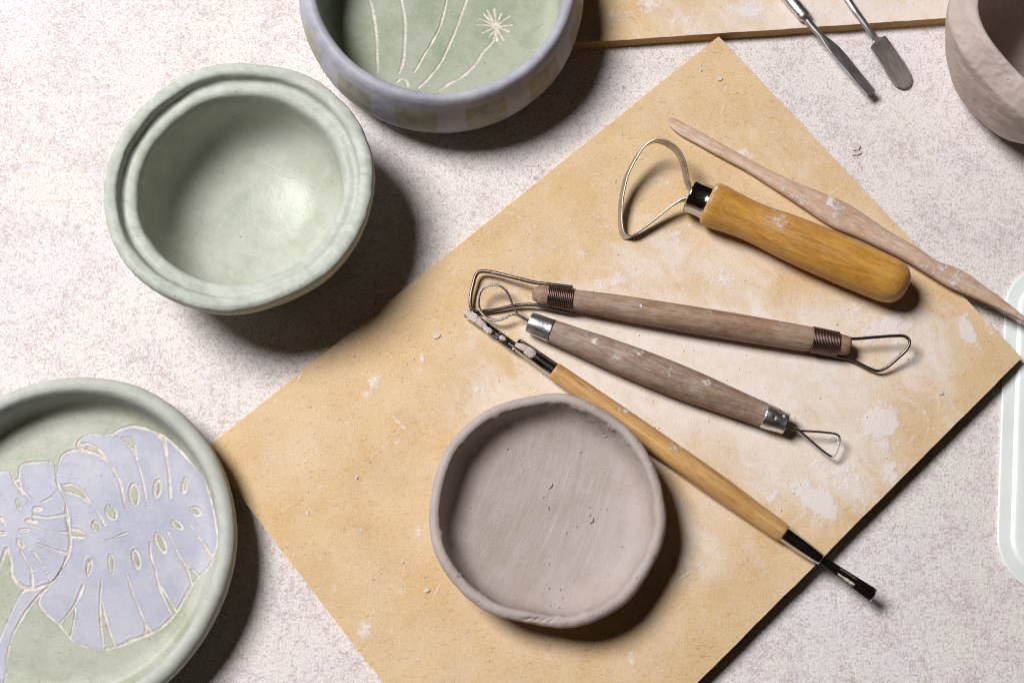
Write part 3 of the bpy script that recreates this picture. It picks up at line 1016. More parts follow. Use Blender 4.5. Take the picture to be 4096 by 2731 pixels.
# ------------------------------------------------------------------ raw clay dish on the board
def clay_dish():
    h = 1.85
    ct = B(2187, 2032, h)
    R = np.linalg.norm(B(2187 + 474, 2032, h) - B(2187 - 474, 2032, h)) / 2
    M = frame(ct - BN * h, (1, 0, 0), BN)
    prof = [(0, .06), (.66, .06), (.70, 0), (.76, 0), (.815, .22), (.885, .75), (.955, 1.25), (.99, 1.58), (.998, 1.78), (.985, 1.93), (.958, 2.01), (.93, 2.0), (.912, 1.94), (.902, 1.80),
            (.888, 1.52), (.858, 1.12), (.80, .78), (.70, .56), (.56, .45), (.35, .38), (0, .36)]
    prof = [(r * R, z) for r, z in prof]
    NP, NS = 260, 420
    V, pr, a = lathe_z(prof, NP, NS)
    hi = smooth(.4, 1.5, V[..., 2])
    V[..., :2] *= (1 + (ring_noise(a, {2: .006, 3: .010, 4: .006, 5: .007, 7: .005, 9: .003, 11: .003}, 33)[None] * (.4 + .6 * hi))[..., None])
    V[..., 2] += ring_noise(a, {2: .05, 3: .05, 5: .04, 8: .03}, 34)[None] * hi
    V *= (1 + .004 * fbm(V, .3, 4, 35) + .0025 * hi * fbm(V, 1.6, 3, 36))[..., None]
    # brushed strokes and burrs
    inner = (np.arange(NP)[:, None] > int(np.argmax(pr[:, 1])) + 8)
    cv = .05 * (V[..., 0] ** 2 + V[..., 1] ** 2)
    st = fbm(np.stack([V[..., 0] * 1.9 - V[..., 1] * .8 + cv, (V[..., 1] * .5 + V[..., 0] * .22) * .35], -1), .8, 4, 37, gain=.75)
    st = st * (.5 + .8 * np.clip(fbm(V[..., :2], .12, 2, 38), 0, 1))
    V[..., 2] += np.where(inner, .010 * st, 0)
    top = int(np.argmax(pr[:, 1]))
    burr = np.exp(-((np.arange(NP) - (top + 9)) / 3.5) ** 2)[:, None] * np.clip(fbm(np.stack([np.cos(a), np.sin(a)], -1) * 3, 1.5, 4, 39)[None], 0, 1)
    V[..., 2] += .07 * burr
    V[..., :2] *= (1 - .014 * burr)[..., None]
    # short cracks along the rim
    for ang, r0, ln, dp in ((-100, .93, .055, .09), (-96, .925, .05, .09), (-92, .925, .05, .08), (-88, .93, .04, .07), (-141, .93, .02, .08), (25, .92, .03, .04)):
        t = math.radians(ang)
        p1 = np.array([math.cos(t), math.sin(t)]) * r0 * R
        tn = np.array([-math.sin(t), math.cos(t)])
        nn = np.array([math.cos(t), math.sin(t)])
        if ang == -141:
            tn, nn = nn, tn
        dd = V[..., :2] - p1
        u_, v_ = dd @ tn, dd @ nn + .06 * np.sin(9 * (dd @ tn))
        V[..., 2] -= dp * np.exp(-(u_ / (ln * R)) ** 2 - (v_ / .045) ** 2) * (V[..., 2] > 1.2)
    V[..., 2] -= V[..., 2].min()
    Vf = V.reshape(-1, 3)
    F = grid_faces(NP, NS, True)
    ring = np.repeat(np.arange(NP), NS)[F[:, 0]]
    zz = pr[:, 1]
    i0 = int(np.argmax(zz > 1.5))
    i1 = top + int(np.argmax(zz[top:] < 1.75))
    root = thing('clay_dish', 'round unfired grey clay dish with pinched uneven rim, on the fibreboard', 'dish', M)
    split_faces(root, Vf, F, np.where(ring < i0, 0, np.where(ring < i1, 1, 2)), {0: 'outer_wall', 1: 'rim', 2: 'inner_face'}, MT['dish'], {})
    # curls of clay dragged up by the tool
    for (px, py, dx, dy, s) in ((2265, 1775, 34, -12, .7), (2373, 2068, -14, 26, .75), (2182, 2020, 12, 20, .4), (2210, 1930, -16, 26, .35)):
        z = .42
        p = to_local(M, B(px, py, z))
        q_ = to_local(M, B(px + dx, py + dy, z))
        path = catmull([p, (p + q_) / 2 + [0.05, .03, .02 * s], q_], 14)
        r = np.sin(np.linspace(.15, 3.0, 14)) * .045 * s
        sec = np.stack([superell(k * 1.6, k * .8, 8) for k in r])
        sec *= (1 + .3 * rng.uniform(-1, 1, sec.shape[:2]))[..., None]
        v, f = sweep(path, sec, (0, 0, 1))
        obj('clay_curl', make_mesh('clay_curl', v, f), MT['dish'], root)


clay_dish()


# ------------------------------------------------------------------ raw clay cup, upper right
def clay_cup():
    h = 5.8
    c = P(4312, 50, h)
    M = frame((c[0], c[1], 0), (1, 0, 0), ZU)
    Rin = np.linalg.norm(P(4312, 50, h) - P(3915, 50, h))
    prof = [(0, .1), (.60, .1), (.66, 0), (.72, .04), (.83, .3), (.94, 1.0), (1.05, 2.0), (1.135, 3.2), (1.185, 4.2), (1.205, 4.75), (1.20, 4.9), (1.18, 5.0), (1.10, 5.5), (1.04, 5.76), (1.0, 5.8),
            (.975, 5.7), (.97, 5.3), (.985, 4.2), (.97, 2.6), (.86, 1.1), (.68, .62), (.4, .5), (0, .48)]
    prof = [(r * Rin, z) for r, z in prof]
    NP, NS = 240, 320
    V, pr, a = lathe_z(prof, NP, NS)
    V[..., :2] *= (1 + ring_noise(a, {2: .012, 3: .012, 4: .008, 5: .008, 7: .005}, 43)[None, :, None])
    V[..., 2] += ring_noise(a, {2: .08, 3: .08, 5: .04}, 44)[None] * smooth(1, 5.2, V[..., 2])
    # pared facets
    f1 = fbm(V * np.array([1, 1, 1.4]), .14, 3, 45)
    f2 = np.round(f1 * 3.2) / 3.2 * .55 + f1 * .45
    V *= (1 + .028 * f2 + .0050 * fbm(V, 1.1, 5, 46, gain=.75))[..., None]
    inner = np.arange(NP)[:, None] > int(np.argmax(pr[:, 1])) + 8
    g = fbm(V, .55, 4, 47)
    V[..., :2] *= (1 - np.where(inner, .03 * np.clip(g, 0, 1), 0))[..., None]
    V[..., 2] -= V[..., 2].min()
    Vf = V.reshape(-1, 3)
    F = grid_faces(NP, NS, True)
    ring = np.repeat(np.arange(NP), NS)[F[:, 0]]
    zz = pr[:, 1]
    top = int(np.argmax(zz))
    i0 = int(np.argmax(zz > 5.0))
    i1 = top + int(np.argmax(zz[top:] < 5.5))
    root = thing('clay_cup', 'thick-walled grey clay cup, cut by the right edge of the picture', 'cup', M)
    split_faces(root, Vf, F, np.where(ring < i0, 0, np.where(ring < i1, 1, 2)), {0: 'outer_wall', 1: 'rim', 2: 'inner_wall'}, MT['cup'], {})


clay_cup()


# ------------------------------------------------------------------ white plastic tray
def tray():
    a, b = P(4034, 1030, .4), P(3990, 2350, .4)
    y = unit(a - b)
    x = np.array([y[1], -y[0], 0])
    Lh = np.linalg.norm(a - b)
    W = 11.0
    M = frame((b[0], b[1], 0), x, ZU)
    def ring(inset, z, rad, n=14):
        x0, x1, y0, y1 = inset, W - inset, inset, Lh - inset
        r = max(rad - inset, .25)
        pts = []
        for cx, cy, s in ((x1 - r, y0 + r, -90), (x1 - r, y1 - r, 0), (x0 + r, y1 - r, 90), (x0 + r, y0 + r, 180)):
            for t in np.linspace(0, 90, n):
                tt = math.radians(s + t)
                pts.append((cx + r * math.cos(tt), cy + r * math.sin(tt), z))
        return np.array(pts)
    prof = [(.06, .0), (.02, .03), (.0, .09), (.01, .13), (.05, .15), (.12, .152), (.52, .155), (.575, .160), (.61, .18), (.645, .21), (.68, .24), (.73, .26), (.80, .268), (1.0, .27), (1.6, .27), (3.0, .27), (4.8, .27)]
    rad = 2.35
    rings = [ring(i, z, rad) for i, z in prof]
    n = len(rings[0])
    V = np.concatenate(rings)
    F = grid_faces(len(rings), n, True).tolist()
    F.append(list(range((len(rings) - 1) * n, len(rings) * n)))
    root = thing('plastic_tray', 'white plastic tray with rounded corners at the right edge', 'tray', M)
    k = next(i for i, p in enumerate(prof) if p[0] > .56)
    quads = grid_faces(len(rings), n, True)
    rr = quads[:, 0] // n
    obj('flange', make_mesh('flange', V, quads[rr < k]), MT['plastic'], root)
    fl = quads[rr >= k].tolist() + [list(range((len(rings) - 1) * n, len(rings) * n))]
    obj('well', make_mesh('well', V, fl), MT['plastic'], root)


tray()


# ------------------------------------------------------------------ tools
def lathe_x(profile, n=160, m=48, seed=0, amp=.004, stains=(), oval=1.0, sharp=False):
    """profile (x, r) turned about the local X axis; stains = (x, angle deg, length, width, amount)"""
    pr = np.asarray(profile, float) if sharp else catmull(profile, n)
    n = len(pr)
    pr[:, 1] = np.maximum(pr[:, 1], 1e-3)
    a = np.linspace(0, 2 * math.pi, m, endpoint=False)
    V = np.zeros((n, m, 3))
    V[..., 0] = pr[:, 0:1]
    V[..., 1] = pr[:, 1:2] * np.cos(a)
    V[..., 2] = pr[:, 1:2] * np.sin(a) * oval
    w = 1 + amp * fbm(V * np.array([.5, 1, 1]), .7, 3, seed)
    V[..., 1:] *= w[..., None]
    F = grid_faces(n, m, True)
    st = np.zeros((n, m))
    deg = np.degrees(a)[None, :]
    for (x, an, lx, la, am) in stains:
        da = (deg - an + 180) % 360 - 180
        dd = ((V[..., 0] - x) / lx) ** 2 + (da / la) ** 2
        st = np.maximum(st, am * np.exp(-dd))
    return V.reshape(-1, 3), F, {'stain': st.ravel()}


def tool_frame(p0, p1, h0, h1, hit):
    a, b = hit(p0[0], p0[1], h0), hit(p1[0], p1[1], h1)
    return frame(a, b - a, BN if hit is B else ZU), np.linalg.norm(b - a)


def pxcm(px, py, h, hit=B):
    return np.linalg.norm(hit(px + 40, py, h) - hit(px - 40, py, h)) / 80


def part(name, root, v, f, mat, attrs=None, flat=False):
    if attrs is None:
        attrs = {'stain': np.zeros(len(v))}
    return obj(name, make_mesh(name, v, f, attrs, flat=flat), mat, root)


def axis_x(M, px, py, h, hit=B):
    return to_local(M, hit(px, py, h))[0]


# --- big ribbon tool with yellow handle
def ribbon_tool():
    s = pxcm(3200, 980, 1.0)
    hr = 1.06
    M, L = tool_frame((2831, 811), (3628, 1152), 1.02, 1.06, B)
    root = thing('ribbon_tool', 'thick yellow wooden handle with a pear-shaped steel band loop', 'clay tool', M)
    hp = [(0, .80), (.01, .92), (.10, 1.00), (.35, 1.03), (1.0, .975), (1.9, .905), (2.8, .93), (3.8, 1.01), (5.0, 1.06), (6.6, 1.065), (L - 1.3, 1.04), (L - .75, 1.0), (L - .32, .84), (L - .08, .55), (L, .25), (L + .005, 0)]
    v, f, at = lathe_x(hp, 200, 64, 51, .006, [(3.2, 80, .7, 42, .58), (3.6, 100, .4, 20, .5), (2.6, -8, .10, 12, .95), (3.0, 5, .12, 10, 1.0), (.1, 60, .14, 120, .62), (2.9, 40, .5, 30, .42), (5.1, 60, .1, 8, .5), (6.4, 30, .08, 6, .8), (4.2, 50, .1, 6, .6)])
    part('handle', root, v, f, MT['yellow'], at)
    x0 = axis_x(M, 2757, 784, 1.0)
    fp = [(x0 + .22, .10), (x0 + .03, .48), (x0 - .01, .62), (x0 - .01, .735), (x0 + .03, .79), (x0 + .10, .80), (x0 + .22, .775), (x0 + .45, .765), (-.10, .79), (.0, .83), (.06, .84)]
    v, f, at = lathe_x(fp, 90, 64, 52, .003)
    part('ferrule', root, v, f, MT['chrome'], at)
    zz = lambda x, y: (2450 + x * .29976, 530 + y * .29976)
    loop = [(1200, 860, 1.05), (1062, 775, 1.1), (1000, 670, 1.2), (975, 560, 1.3), (955, 450, 1.4), (905, 315, 1.5), (810, 200, 1.55), (690, 133, 1.55), (590, 112, 1.5), (480, 150, 1.4), (390, 225, 1.3), (310, 342, 1.15),
            (240, 470, 1.0), (182, 600, .85), (145, 750, .7), (118, 900, .55), (107, 1060, .42), (106, 1200, .32), (122, 1315, .25), (158, 1382, .22), (215, 1395, .22), (285, 1368, .25), (400, 1288, .32), (540, 1180, .42), (700, 1050, .57), (830, 955, .72), (930, 905, .84), (1020, 888, .92), (1160, 875, 1.0)]
    pts = np.array([to_local(M, B(*zz(x, y), z)) for x, y, z in loop])
    path = catmull(pts, 180)
    nrm = unit(np.cross(path[60] - path[20], path[120] - path[20]))
    if nrm[2] < 0:
        nrm = -nrm
    # band stands on edge, leaning a little at the free side
    lean = unit(nrm + np.array([.42, .50, 0]))
    up = np.repeat(lean[None], len(path), 0)
    sec = superell(.05, .20, 14, 4)
    v, f = sweep(path, sec, up)
    st = np.clip(.8 * np.exp(-((np.repeat(np.arange(180), 14) - 62) / 26) ** 2) * (v[:, 2] > np.repeat(path[:, 2], 14)), 0, 1) * .55
    part('loop', root, v, f, MT['band'], {'stain': st})


ribbon_tool()


def helix_wrap(M, x0, x1, turns, rad, wr, seed, squash=1.0):
    n = turns * 26
    t = np.linspace(0, turns * 2 * math.pi, n)
    x = np.linspace(x0, x1, n)
    r0 = np.interp(x, [x0, x1], rad)
    p = np.stack([x, r0 * np.cos(t), r0 * np.sin(t) * squash], 1)
    T = np.gradient(p, axis=0)
    radial = p * np.array([0, 1, 1])
    radial /= np.linalg.norm(radial, axis=1, keepdims=True)
    return sweep(p, circ(wr, 7), radial)


# --- wire-bound double loop tool
def bound_tool():
    h = .58
    M, L = tool_frame((2131, 1172), (3402, 1384), h, h, B)
    root = thing('bound_loop_tool', 'brown wooden loop tool with rusty wire binding at both ends', 'clay tool', M)
    X = lambda px, py: axis_x(M, px, py, h)
    xa, xb, xc, xd = X(2192, 1184), X(2294, 1199), X(3246, 1357), X(3353, 1378)
    hp = [(-.02, 0), (0, .22), (.06, .30), (.28, .40), (.42, .45), (xa, .455), (xb, .475), (xb + .5, .50), (xb + 2.5, .565), (L * .5, .60), (L * .7, .60), (xc - 1.2, .585), (xc - .05, .545), (xc + .1, .50), (xd, .46), (L - .25, .44), (L - .06, .38), (L, .25), (L + .01, 0)]
    v, f, at = lathe_x(hp, 220, 56, 61, .008, [(.1, 80, .15, 70, .45), (xb + 3.0, 85, .06, 20, 1.0), (xc - 1.5, 40, .08, 8, .8), (xc - .3, 0, .1, 10, .9), (xb + 6, 60, .3, 30, .35), (xb + 1.5, 110, .1, 20, .5)])
    part('handle', root, v, f, MT['grey1'], at)
    for (a, b, tn, rd, wr, sd) in ((xa, xb, 14, (.475, .51), .036, 1), (xc, xd, 18, (.575, .525), .030, 2)):
        v, f = helix_wrap(M, a, b, tn, rd, wr, sd)
        part('wire_binding', root, v, f, MT['rusty'])
    z4 = lambda x, y: (1820 + x * .287, 1050 + y * .287)
    loop = [(1640, 345, .80), (1330, 305, .78), (1100, 277, .70), (800, 203, .58), (550, 143, .46), (405, 122, .40), (335, 130, .37), (288, 185, .35), (255, 300, .33), (225, 430, .30), (214, 560, .26), (232, 640, .22), (290, 686, .20), (400, 680, .20), (600, 650, .22), (800, 607, .26), (1000, 587, .32), (1130, 592, .36), (1290, 622, .38), (1600, 690, .35)]
    pts = np.array([to_local(M, B(*z4(x, y), z)) for x, y, z in loop])
    v, f = wire(catmull(pts, 150), .086, 12)
    st = np.clip(.42 - .5 * np.abs(np.repeat(np.linspace(0, 1, 150), 12) - .28), 0, 1)
    part('wire_loop', root, v, f, MT['iron'], {'stain': st})
    z8 = lambda x, y: (2700 + x * .5935, 1200 + y * .5935)
    loop = [(930, 205, .80), (1110, 236, .80), (1180, 259, .78), (1350, 250, .80), (1490, 241, .84), (1552, 246, .86), (1580, 275, .85), (1570, 320, .78), (1480, 410, .52), (1405, 466, .34), (1360, 477, .28), (1310, 460, .27), (1180, 398, .28), (1090, 378, .30), (910, 342, .34)]
    pts = np.array([to_local(M, B(*z8(x, y), z)) for x, y, z in loop])
    v, f = wire(catmull(pts, 130), .07, 12)
    part('wire_loop', root, v, f, MT['iron'])


bound_tool()


# --- double-ended tool with aluminium ferrules
def ferrule_tool():
    h = .66
    M, L = tool_frame((2117, 1288), (3143, 1694), .60, .60, B)
    root = thing('aluminium_ferrule_tool', 'weathered grey wooden tool with dented aluminium ferrules and thin wire loops', 'clay tool', M)
    xb, xc = axis_x(M, 2205, 1323, .6), axis_x(M, 3058, 1660, .6)
    hp = [(xb - .3, .40), (xb, .50), (xb + 1.2, .585), (xb + 3.0, .69), (L * .5, .74), (L * .62, .725), (xc - 2, .64), (xc - .6, .565), (xc, .535), (xc + .25, .46)]
    v, f, at = lathe_x(hp, 220, 56, 71, .01, [(xb + 2.0, 80, .3, 22, .8), (L * .42, 60, .35, 40, .62), (L * .45, 30, .2, 15, .6), (L * .55, 80, .5, 40, .45), (L * .68, 70, .5, 30, .6), (xb + .15, 90, .15, 200, .3), (L * .35, 110, .3, 30, .5)])
    part('handle', root, v, f, MT['grey2'], at)
    # ferrules: thin crimped sheet
    for (a, b, ra, rb, sd, dents) in ((0.0, xb + .03, .455, .535, 3, ()), (xc - .01, L + .02, .555, .475, 4, ((.55, 55), (.4, 100)))):
        prof = [(a + .10, ra - .2), (a + .012, ra - .09), (a, ra - .01), (a + .02, ra + .015)]
        prof = [(a, ra - .025)] + [(a + (b - a) * t, ra + (rb - ra) * t + .012 * math.sin(6 * t)) for t in np.linspace(0, 1, 24)] + [(b, rb - .025)]
        v, f, at = lathe_x(prof, len(prof), 56, 72 + sd, .015, [(a + (b - a) * .95, 180, .05, 25, .8), (b - .22, 70, .14, 16, .95 if sd == 4 else 0)], sharp=True)
        for (t, an) in dents:
            p = np.array([a + (b - a) * t, .52 * math.cos(math.radians(an)), .52 * math.sin(math.radians(an))])
            dd = np.linalg.norm(v - p, axis=1)
            v[:, 1:] *= (1 - .09 * np.exp(-(dd / .07) ** 2))[:, None]
        fer = part('ferrule', root, v, f, MT['alu'], at)
        # closed end of the ferrule
        e, re = (a, ra) if sd == 3 else (b, rb)
        sgn = 1 if sd == 3 else -1
        v, f, at = lathe_x([(e + sgn * .02, re - .02), (e + sgn * .10, re * .7), (e + sgn * .14, 0.02)], 10, 40, 79, .0)
        part('end_cap', fer, v, f if sd == 4 else f[:, ::-1], MT['alu'], at)
    z4 = lambda x, y: (1820 + x * .287, 1050 + y * .287)
    loop = [(1120, 840, .62), (1035, 803, .62), (940, 757, .62), (868, 712, .63), (842, 660, .66), (800, 580, .70), (742, 435, .80), (665, 350, .85), (550, 303, .86), (450, 318, .83), (372, 392, .76), (336, 500, .68), (336, 600, .60), (375, 690, .53), (445, 765, .50), (535, 795, .50), (625, 788, .52), (740, 742, .56), (840, 726, .60), (925, 765, .61), (1030, 822, .60), (1120, 862, .6)]
    pts = np.array([to_local(M, B(*z4(x, y), z)) for x, y, z in loop])
    path = catmull(pts, 180)
    v, f = wire(path, .046, 10)
    part('wire_loop', root, v, f, MT['thin'])
    # crust of dry clay along the outside of the loop
    for i, (i0, i1, off, rr) in enumerate(((52, 122, 1, .058), (118, 146, 1, .062), (60, 84, -1, .05))):
        seg = path[i0:i1]
        cen = path[60:140].mean(0)
        outw = seg - cen
        outw[:, 2] = 0
        outw /= np.linalg.norm(outw, axis=1, keepdims=True)
        seg = seg + outw * .045 * off + np.array([0, 0, .015])
        prof = rr * np.sin(np.linspace(.1, 3.04, len(seg))) ** .4
        sec = circ(1, 9)[None] * prof[:, None, None] * (1 + .45 * rng.uniform(-1, 1, (len(seg), 9)))[..., None]
        v, f = sweep(seg, sec, (0, 0, 1))
        part('clay_crust', root, v, f, MT['slip'])
    z6 = lambda x, y: (3100 + x * .1913, 1600 + y * .1913)
    loop = [(60, 460, .6), (240, 520, .6), (330, 585, .6), (480, 636, .6), (600, 643, .6), (1000, 668, .66), (1250, 702, .70), (1325, 738, .71), (1352, 800, .70), (1330, 930, .63), (1282, 1080, .55), (1240, 1155, .51), (1180, 1172, .50), (1100, 1130, .50), (900, 978, .52), (700, 800, .55), (560, 682, .60), (480, 612, .65), (400, 578, .63), (250, 555, .6), (60, 500, .6)]
    pts = np.array([to_local(M, B(*z6(x, y), z)) for x, y, z in loop])
    path = catmull(pts, 160)
    v, f = wire(path, .05, 10)
    st = np.repeat(np.exp(-((np.arange(160) - 82) / 17.0) ** 2), 10)
    part('wire_loop', root, v, f, MT['thin'], {'stain': st * .9})


ferrule_tool()


# --- gouge tool with honey-coloured handle
def gouge_tool():
    h = .50
    M, L = tool_frame((2218, 1483), (3137, 2134), .46, .46, B)
    root = thing('gouge_tool', 'slim honey-coloured wooden tool with chrome gouges, passing behind the clay dish', 'clay tool', M)
    X = lambda px, py, z=.45: axis_x(M, px, py, z)
    hp = [(-.02, 0.05), (-.01, .36), (0.03, .395), (.4, .405), (L * .25, .46), (L * .5, .505), (L * .72, .51), (L * .88, .445), (L - .05, .39), (L, .36), (L + .01, .05)]
    v, f, at = lathe_x(hp, 240, 56, 81, .006, [(L * .30, 45, .16, 24, 1.0), (L * .325, 20, .10, 16, .95), (L * .28, 70, .1, 20, .6), (L * .515, 70, .28, 26, .72), (L * .53, 30, .18, 20, .78), (L * .50, 50, .1, 12, .9), (L * .955, -15, .35, 25, .75), (L - .05, -10, .14, 40, .7), (.02, 90, .05, 200, .5)])
    part('handle', root, v, f, MT['honey'], at)
    # left ferrule, gouge and clay
    xl = X(2057, 1388)
    v, f, at = lathe_x([(xl + .06, .1), (xl, .22), (xl, .29), (xl + .05, .305), (xl * .5, .335), (0.06, .365)], 60, 48, 82, .002, [(xl + .15, 200, .2, 60, .6), (xl + .9, -20, .06, 14, .95), (xl + .35, -25, .1, 20, .9)])
    part('ferrule', root, v, f, MT['chrome'], at)
    def gouge(p0, p1, h0, h1, w0, w1, name, th=.045, span=115, tip_round=.3, stain=0.0):
        a, b = to_local(M, B(*p0, h0)), to_local(M, B(*p1, h1))
        n = 60
        t = np.linspace(0, 1, n)
        path = a + (b - a) * t[:, None]
        ang = np.radians(np.linspace(-90 - span, -90 + span, 17))
        secs = []
        for k in t:
            r = w0 + (w1 - w0) * k
            fl = 1.0
            if k > 1 - tip_round:
                q_ = (k - (1 - tip_round)) / tip_round
                fl = math.sqrt(max(1 - q_ ** 4 * .55, .02))
            sp = np.radians(np.linspace(-span * fl, span * fl, 17))
            o = np.stack([r * np.sin(sp), -r * np.cos(sp)], 1)
            i_ = np.stack([(r - th) * np.sin(sp[::-1]), -(r - th) * np.cos(sp[::-1])], 1)
            secs.append(np.concatenate([o, i_]))
        v, f = sweep(path, np.array(secs), (0, 0, 1))
        m = 34
        return part(name, root, v, f, MT['chrome'], {'stain': np.full(len(v), stain)}), a, b
    g1, a, b = gouge((2066, 1394), (1866, 1250), .48, .30, .20, .215, 'gouge_blade', span=100, stain=.12)
    def lump(p0, p1, h0, h1, w, hgt, name, rough_, seed, parent):
        n = 46
        a_, b_ = to_local(M, B(*p0, h0)), to_local(M, B(*p1, h1))
        t = np.linspace(0, 1, n)
        path = a_ + (b_ - a_) * t[:, None]
        env = np.sin(np.linspace(.12, 3.02, n)) ** .4
        secs = np.stack([superell(w * e, hgt * e, 22, 2.6) for e in env])
        v, f = sweep(path, secs, (0, 0, 1))
        cen = np.repeat(path, 22, 0)
        v = cen + (v - cen) * (1 + 1.6 * rough_ * fbm(v, 2.2, 4, seed, gain=.8))[:, None]
        return part(name, parent, v, f, MT['slip'])
    lump((1856, 1243), (1945, 1312), .34, .42, .20, .13, 'clay_lump', .16, 5, root)
    lump((1935, 1306), (1968, 1330), .42, .46, .15, .10, 'clay_lump', .18, 6, root)
    lump((1998, 1346), (2022, 1360), .50, .52, .11, .06, 'clay_lump', .2, 7, root)
    lump((2062, 1378), (2142, 1412), .76, .80, .17, .13, 'clay_lump', .16, 8, root)
    lump((2098, 1398), (2142, 1422), .77, .78, .22, .12, 'clay_lump', .16, 9, root)
    # right ferrule and gouge
    xr = X(3287, 2234)
    v, f, at = lathe_x([(L - .02, .345), (L + .02, .355), (L + .25, .345), ((L + xr) / 2, .325), (xr - .04, .255), (xr, .235), (xr, .15), (xr - .05, .02)], 60, 48, 83, .002, [(L + .1, -20, .2, 30, .65), (xr - .02, -30, .05, 30, .7)])
    part('ferrule', root, v, f, MT['chrome'], at)
    gouge((3270, 2226), (3500, 2384), .47, .50, .16, .30, 'gouge_blade', span=92, tip_round=.12, stain=.14)
    lump((3340, 2288), (3420, 2338), .30, .32, .05, .03, 'clay_lump', .3, 10, root)


gouge_tool()


# --- boxwood modelling knife
def wood_knife():
    z6 = lambda x, y: (2400 + x * .721, 430 + y * .721)
    top = [(372, 58), (395, 54), (440, 76), (560, 140), (720, 230), (900, 330), (1080, 415), (1220, 470), (1380, 540), (1500, 620), (1620, 700), (1750, 775), (1870, 855), (2000, 902), (2120, 985), (2250, 1080), (2352, 1160), (2440, 1228)]
    bot = [(374, 74), (384, 98), (430, 142), (560, 216), (680, 282), (800, 345), (950, 440), (1090, 532), (1180, 592), (1290, 662), (1420, 715), (1540, 772), (1700, 852), (1830, 932), (1930, 992), (2090, 1062), (2240, 1132), (2352, 1192), (2442, 1236)]
    n = 150
    tp = catmull(np.array(top, float), 400)
    bt = catmull(np.array(bot, float), 400)
    d0, d1 = np.array([372., 66.]), np.array([2441., 1232.])
    ax = (d1 - d0) / np.linalg.norm(d1 - d0)
    ug = np.linspace(-3, np.linalg.norm(d1 - d0), n)
    def onto(c):
        u_ = np.maximum.accumulate((c - d0) @ ax)
        return np.stack([np.interp(ug, u_, c[:, 0]), np.interp(ug, u_, c[:, 1])], 1)
    tp, bt = onto(tp), onto(bt)
    s = np.linspace(0, 1, n)
    th = np.interp(s, [0, .03, .10, .22, .35, .45, .58, .68, .78, .88, .97, 1], [.04, .09, .14, .20, .27, .31, .33, .29, .24, .18, .09, .03])
    hgt = np.interp(s, [0, .2, .5, .75, 1], [.16, .26, .36, .42, .52])
    A = np.array([B(*z6(*p), k) for p, k in zip(tp, hgt)])
    Bq = np.array([B(*z6(*p), k) for p, k in zip(bt, hgt)])
    M = frame(A[0], A[-1] - A[0], BN)
    A, Bq = to_local(M, A), to_local(M, Bq)
    mid = (A + Bq) / 2
    w = np.linalg.norm(A - Bq, axis=1) / 2
    e = np.interp(s, [0, .25, .45, .65, .8, 1], [3.2, 2.6, 2.1, 2.2, 2.8, 3.2])
    secs = np.stack([superell(a, b, 26, c) for a, b, c in zip(w, th, e)])
    path = mid.copy()
    for k in range(3):
        path[1:-1] = (path[:-2] + path[1:-1] * 2 + path[2:]) / 4
    v, f = sweep(path, secs, (0, 0, 1))
    root = thing('modelling_knife', 'long pale boxwood modelling knife with flat pointed ends, behind the yellow handle', 'modelling knife', M)
    x = v[:, 0]
    Lk = x.max()
    side = v[:, 1]
    st = np.zeros(len(v))
    for (t, wd, am) in ((.33, .03, .5), (.38, .05, .55), (.44, .012, .85), (.47, .06, .5), (.58, .04, .5), (.71, .012, .95), (.74, .03, .8), (.78, .04, .6), (.9, .06, .35), (.25, .02, .4)):
        st = np.maximum(st, am * np.exp(-((x / Lk - t) / wd) ** 2) * (v[:, 2] > path[:, 2].repeat(26)))
    st *= (.7 + .6 * fbm(v, .8, 4, 91))
    ring = np.repeat(np.arange(n), 26)
    F = np.array([q for q in f if len(q) == 4])
    cap = [q for q in f if len(q) != 4]
    cls = np.where(ring[F[:, 0]] < 40, 0, np.where(ring[F[:, 0]] < 112, 1, 2))
    N = vnormals(v, F)
    for k, nm in enumerate(('blade', 'grip', 'blade')):
        fk = F[cls == k]
        used = np.unique(fk)
        idx = np.full(len(v), -1)
        idx[used] = np.arange(len(used))
        me = make_mesh(nm, v[used], idx[fk], {'stain': np.clip(st[used], 0, 1)}, N[used])
        obj(nm, me, MT['pink'], root)


wood_knife()


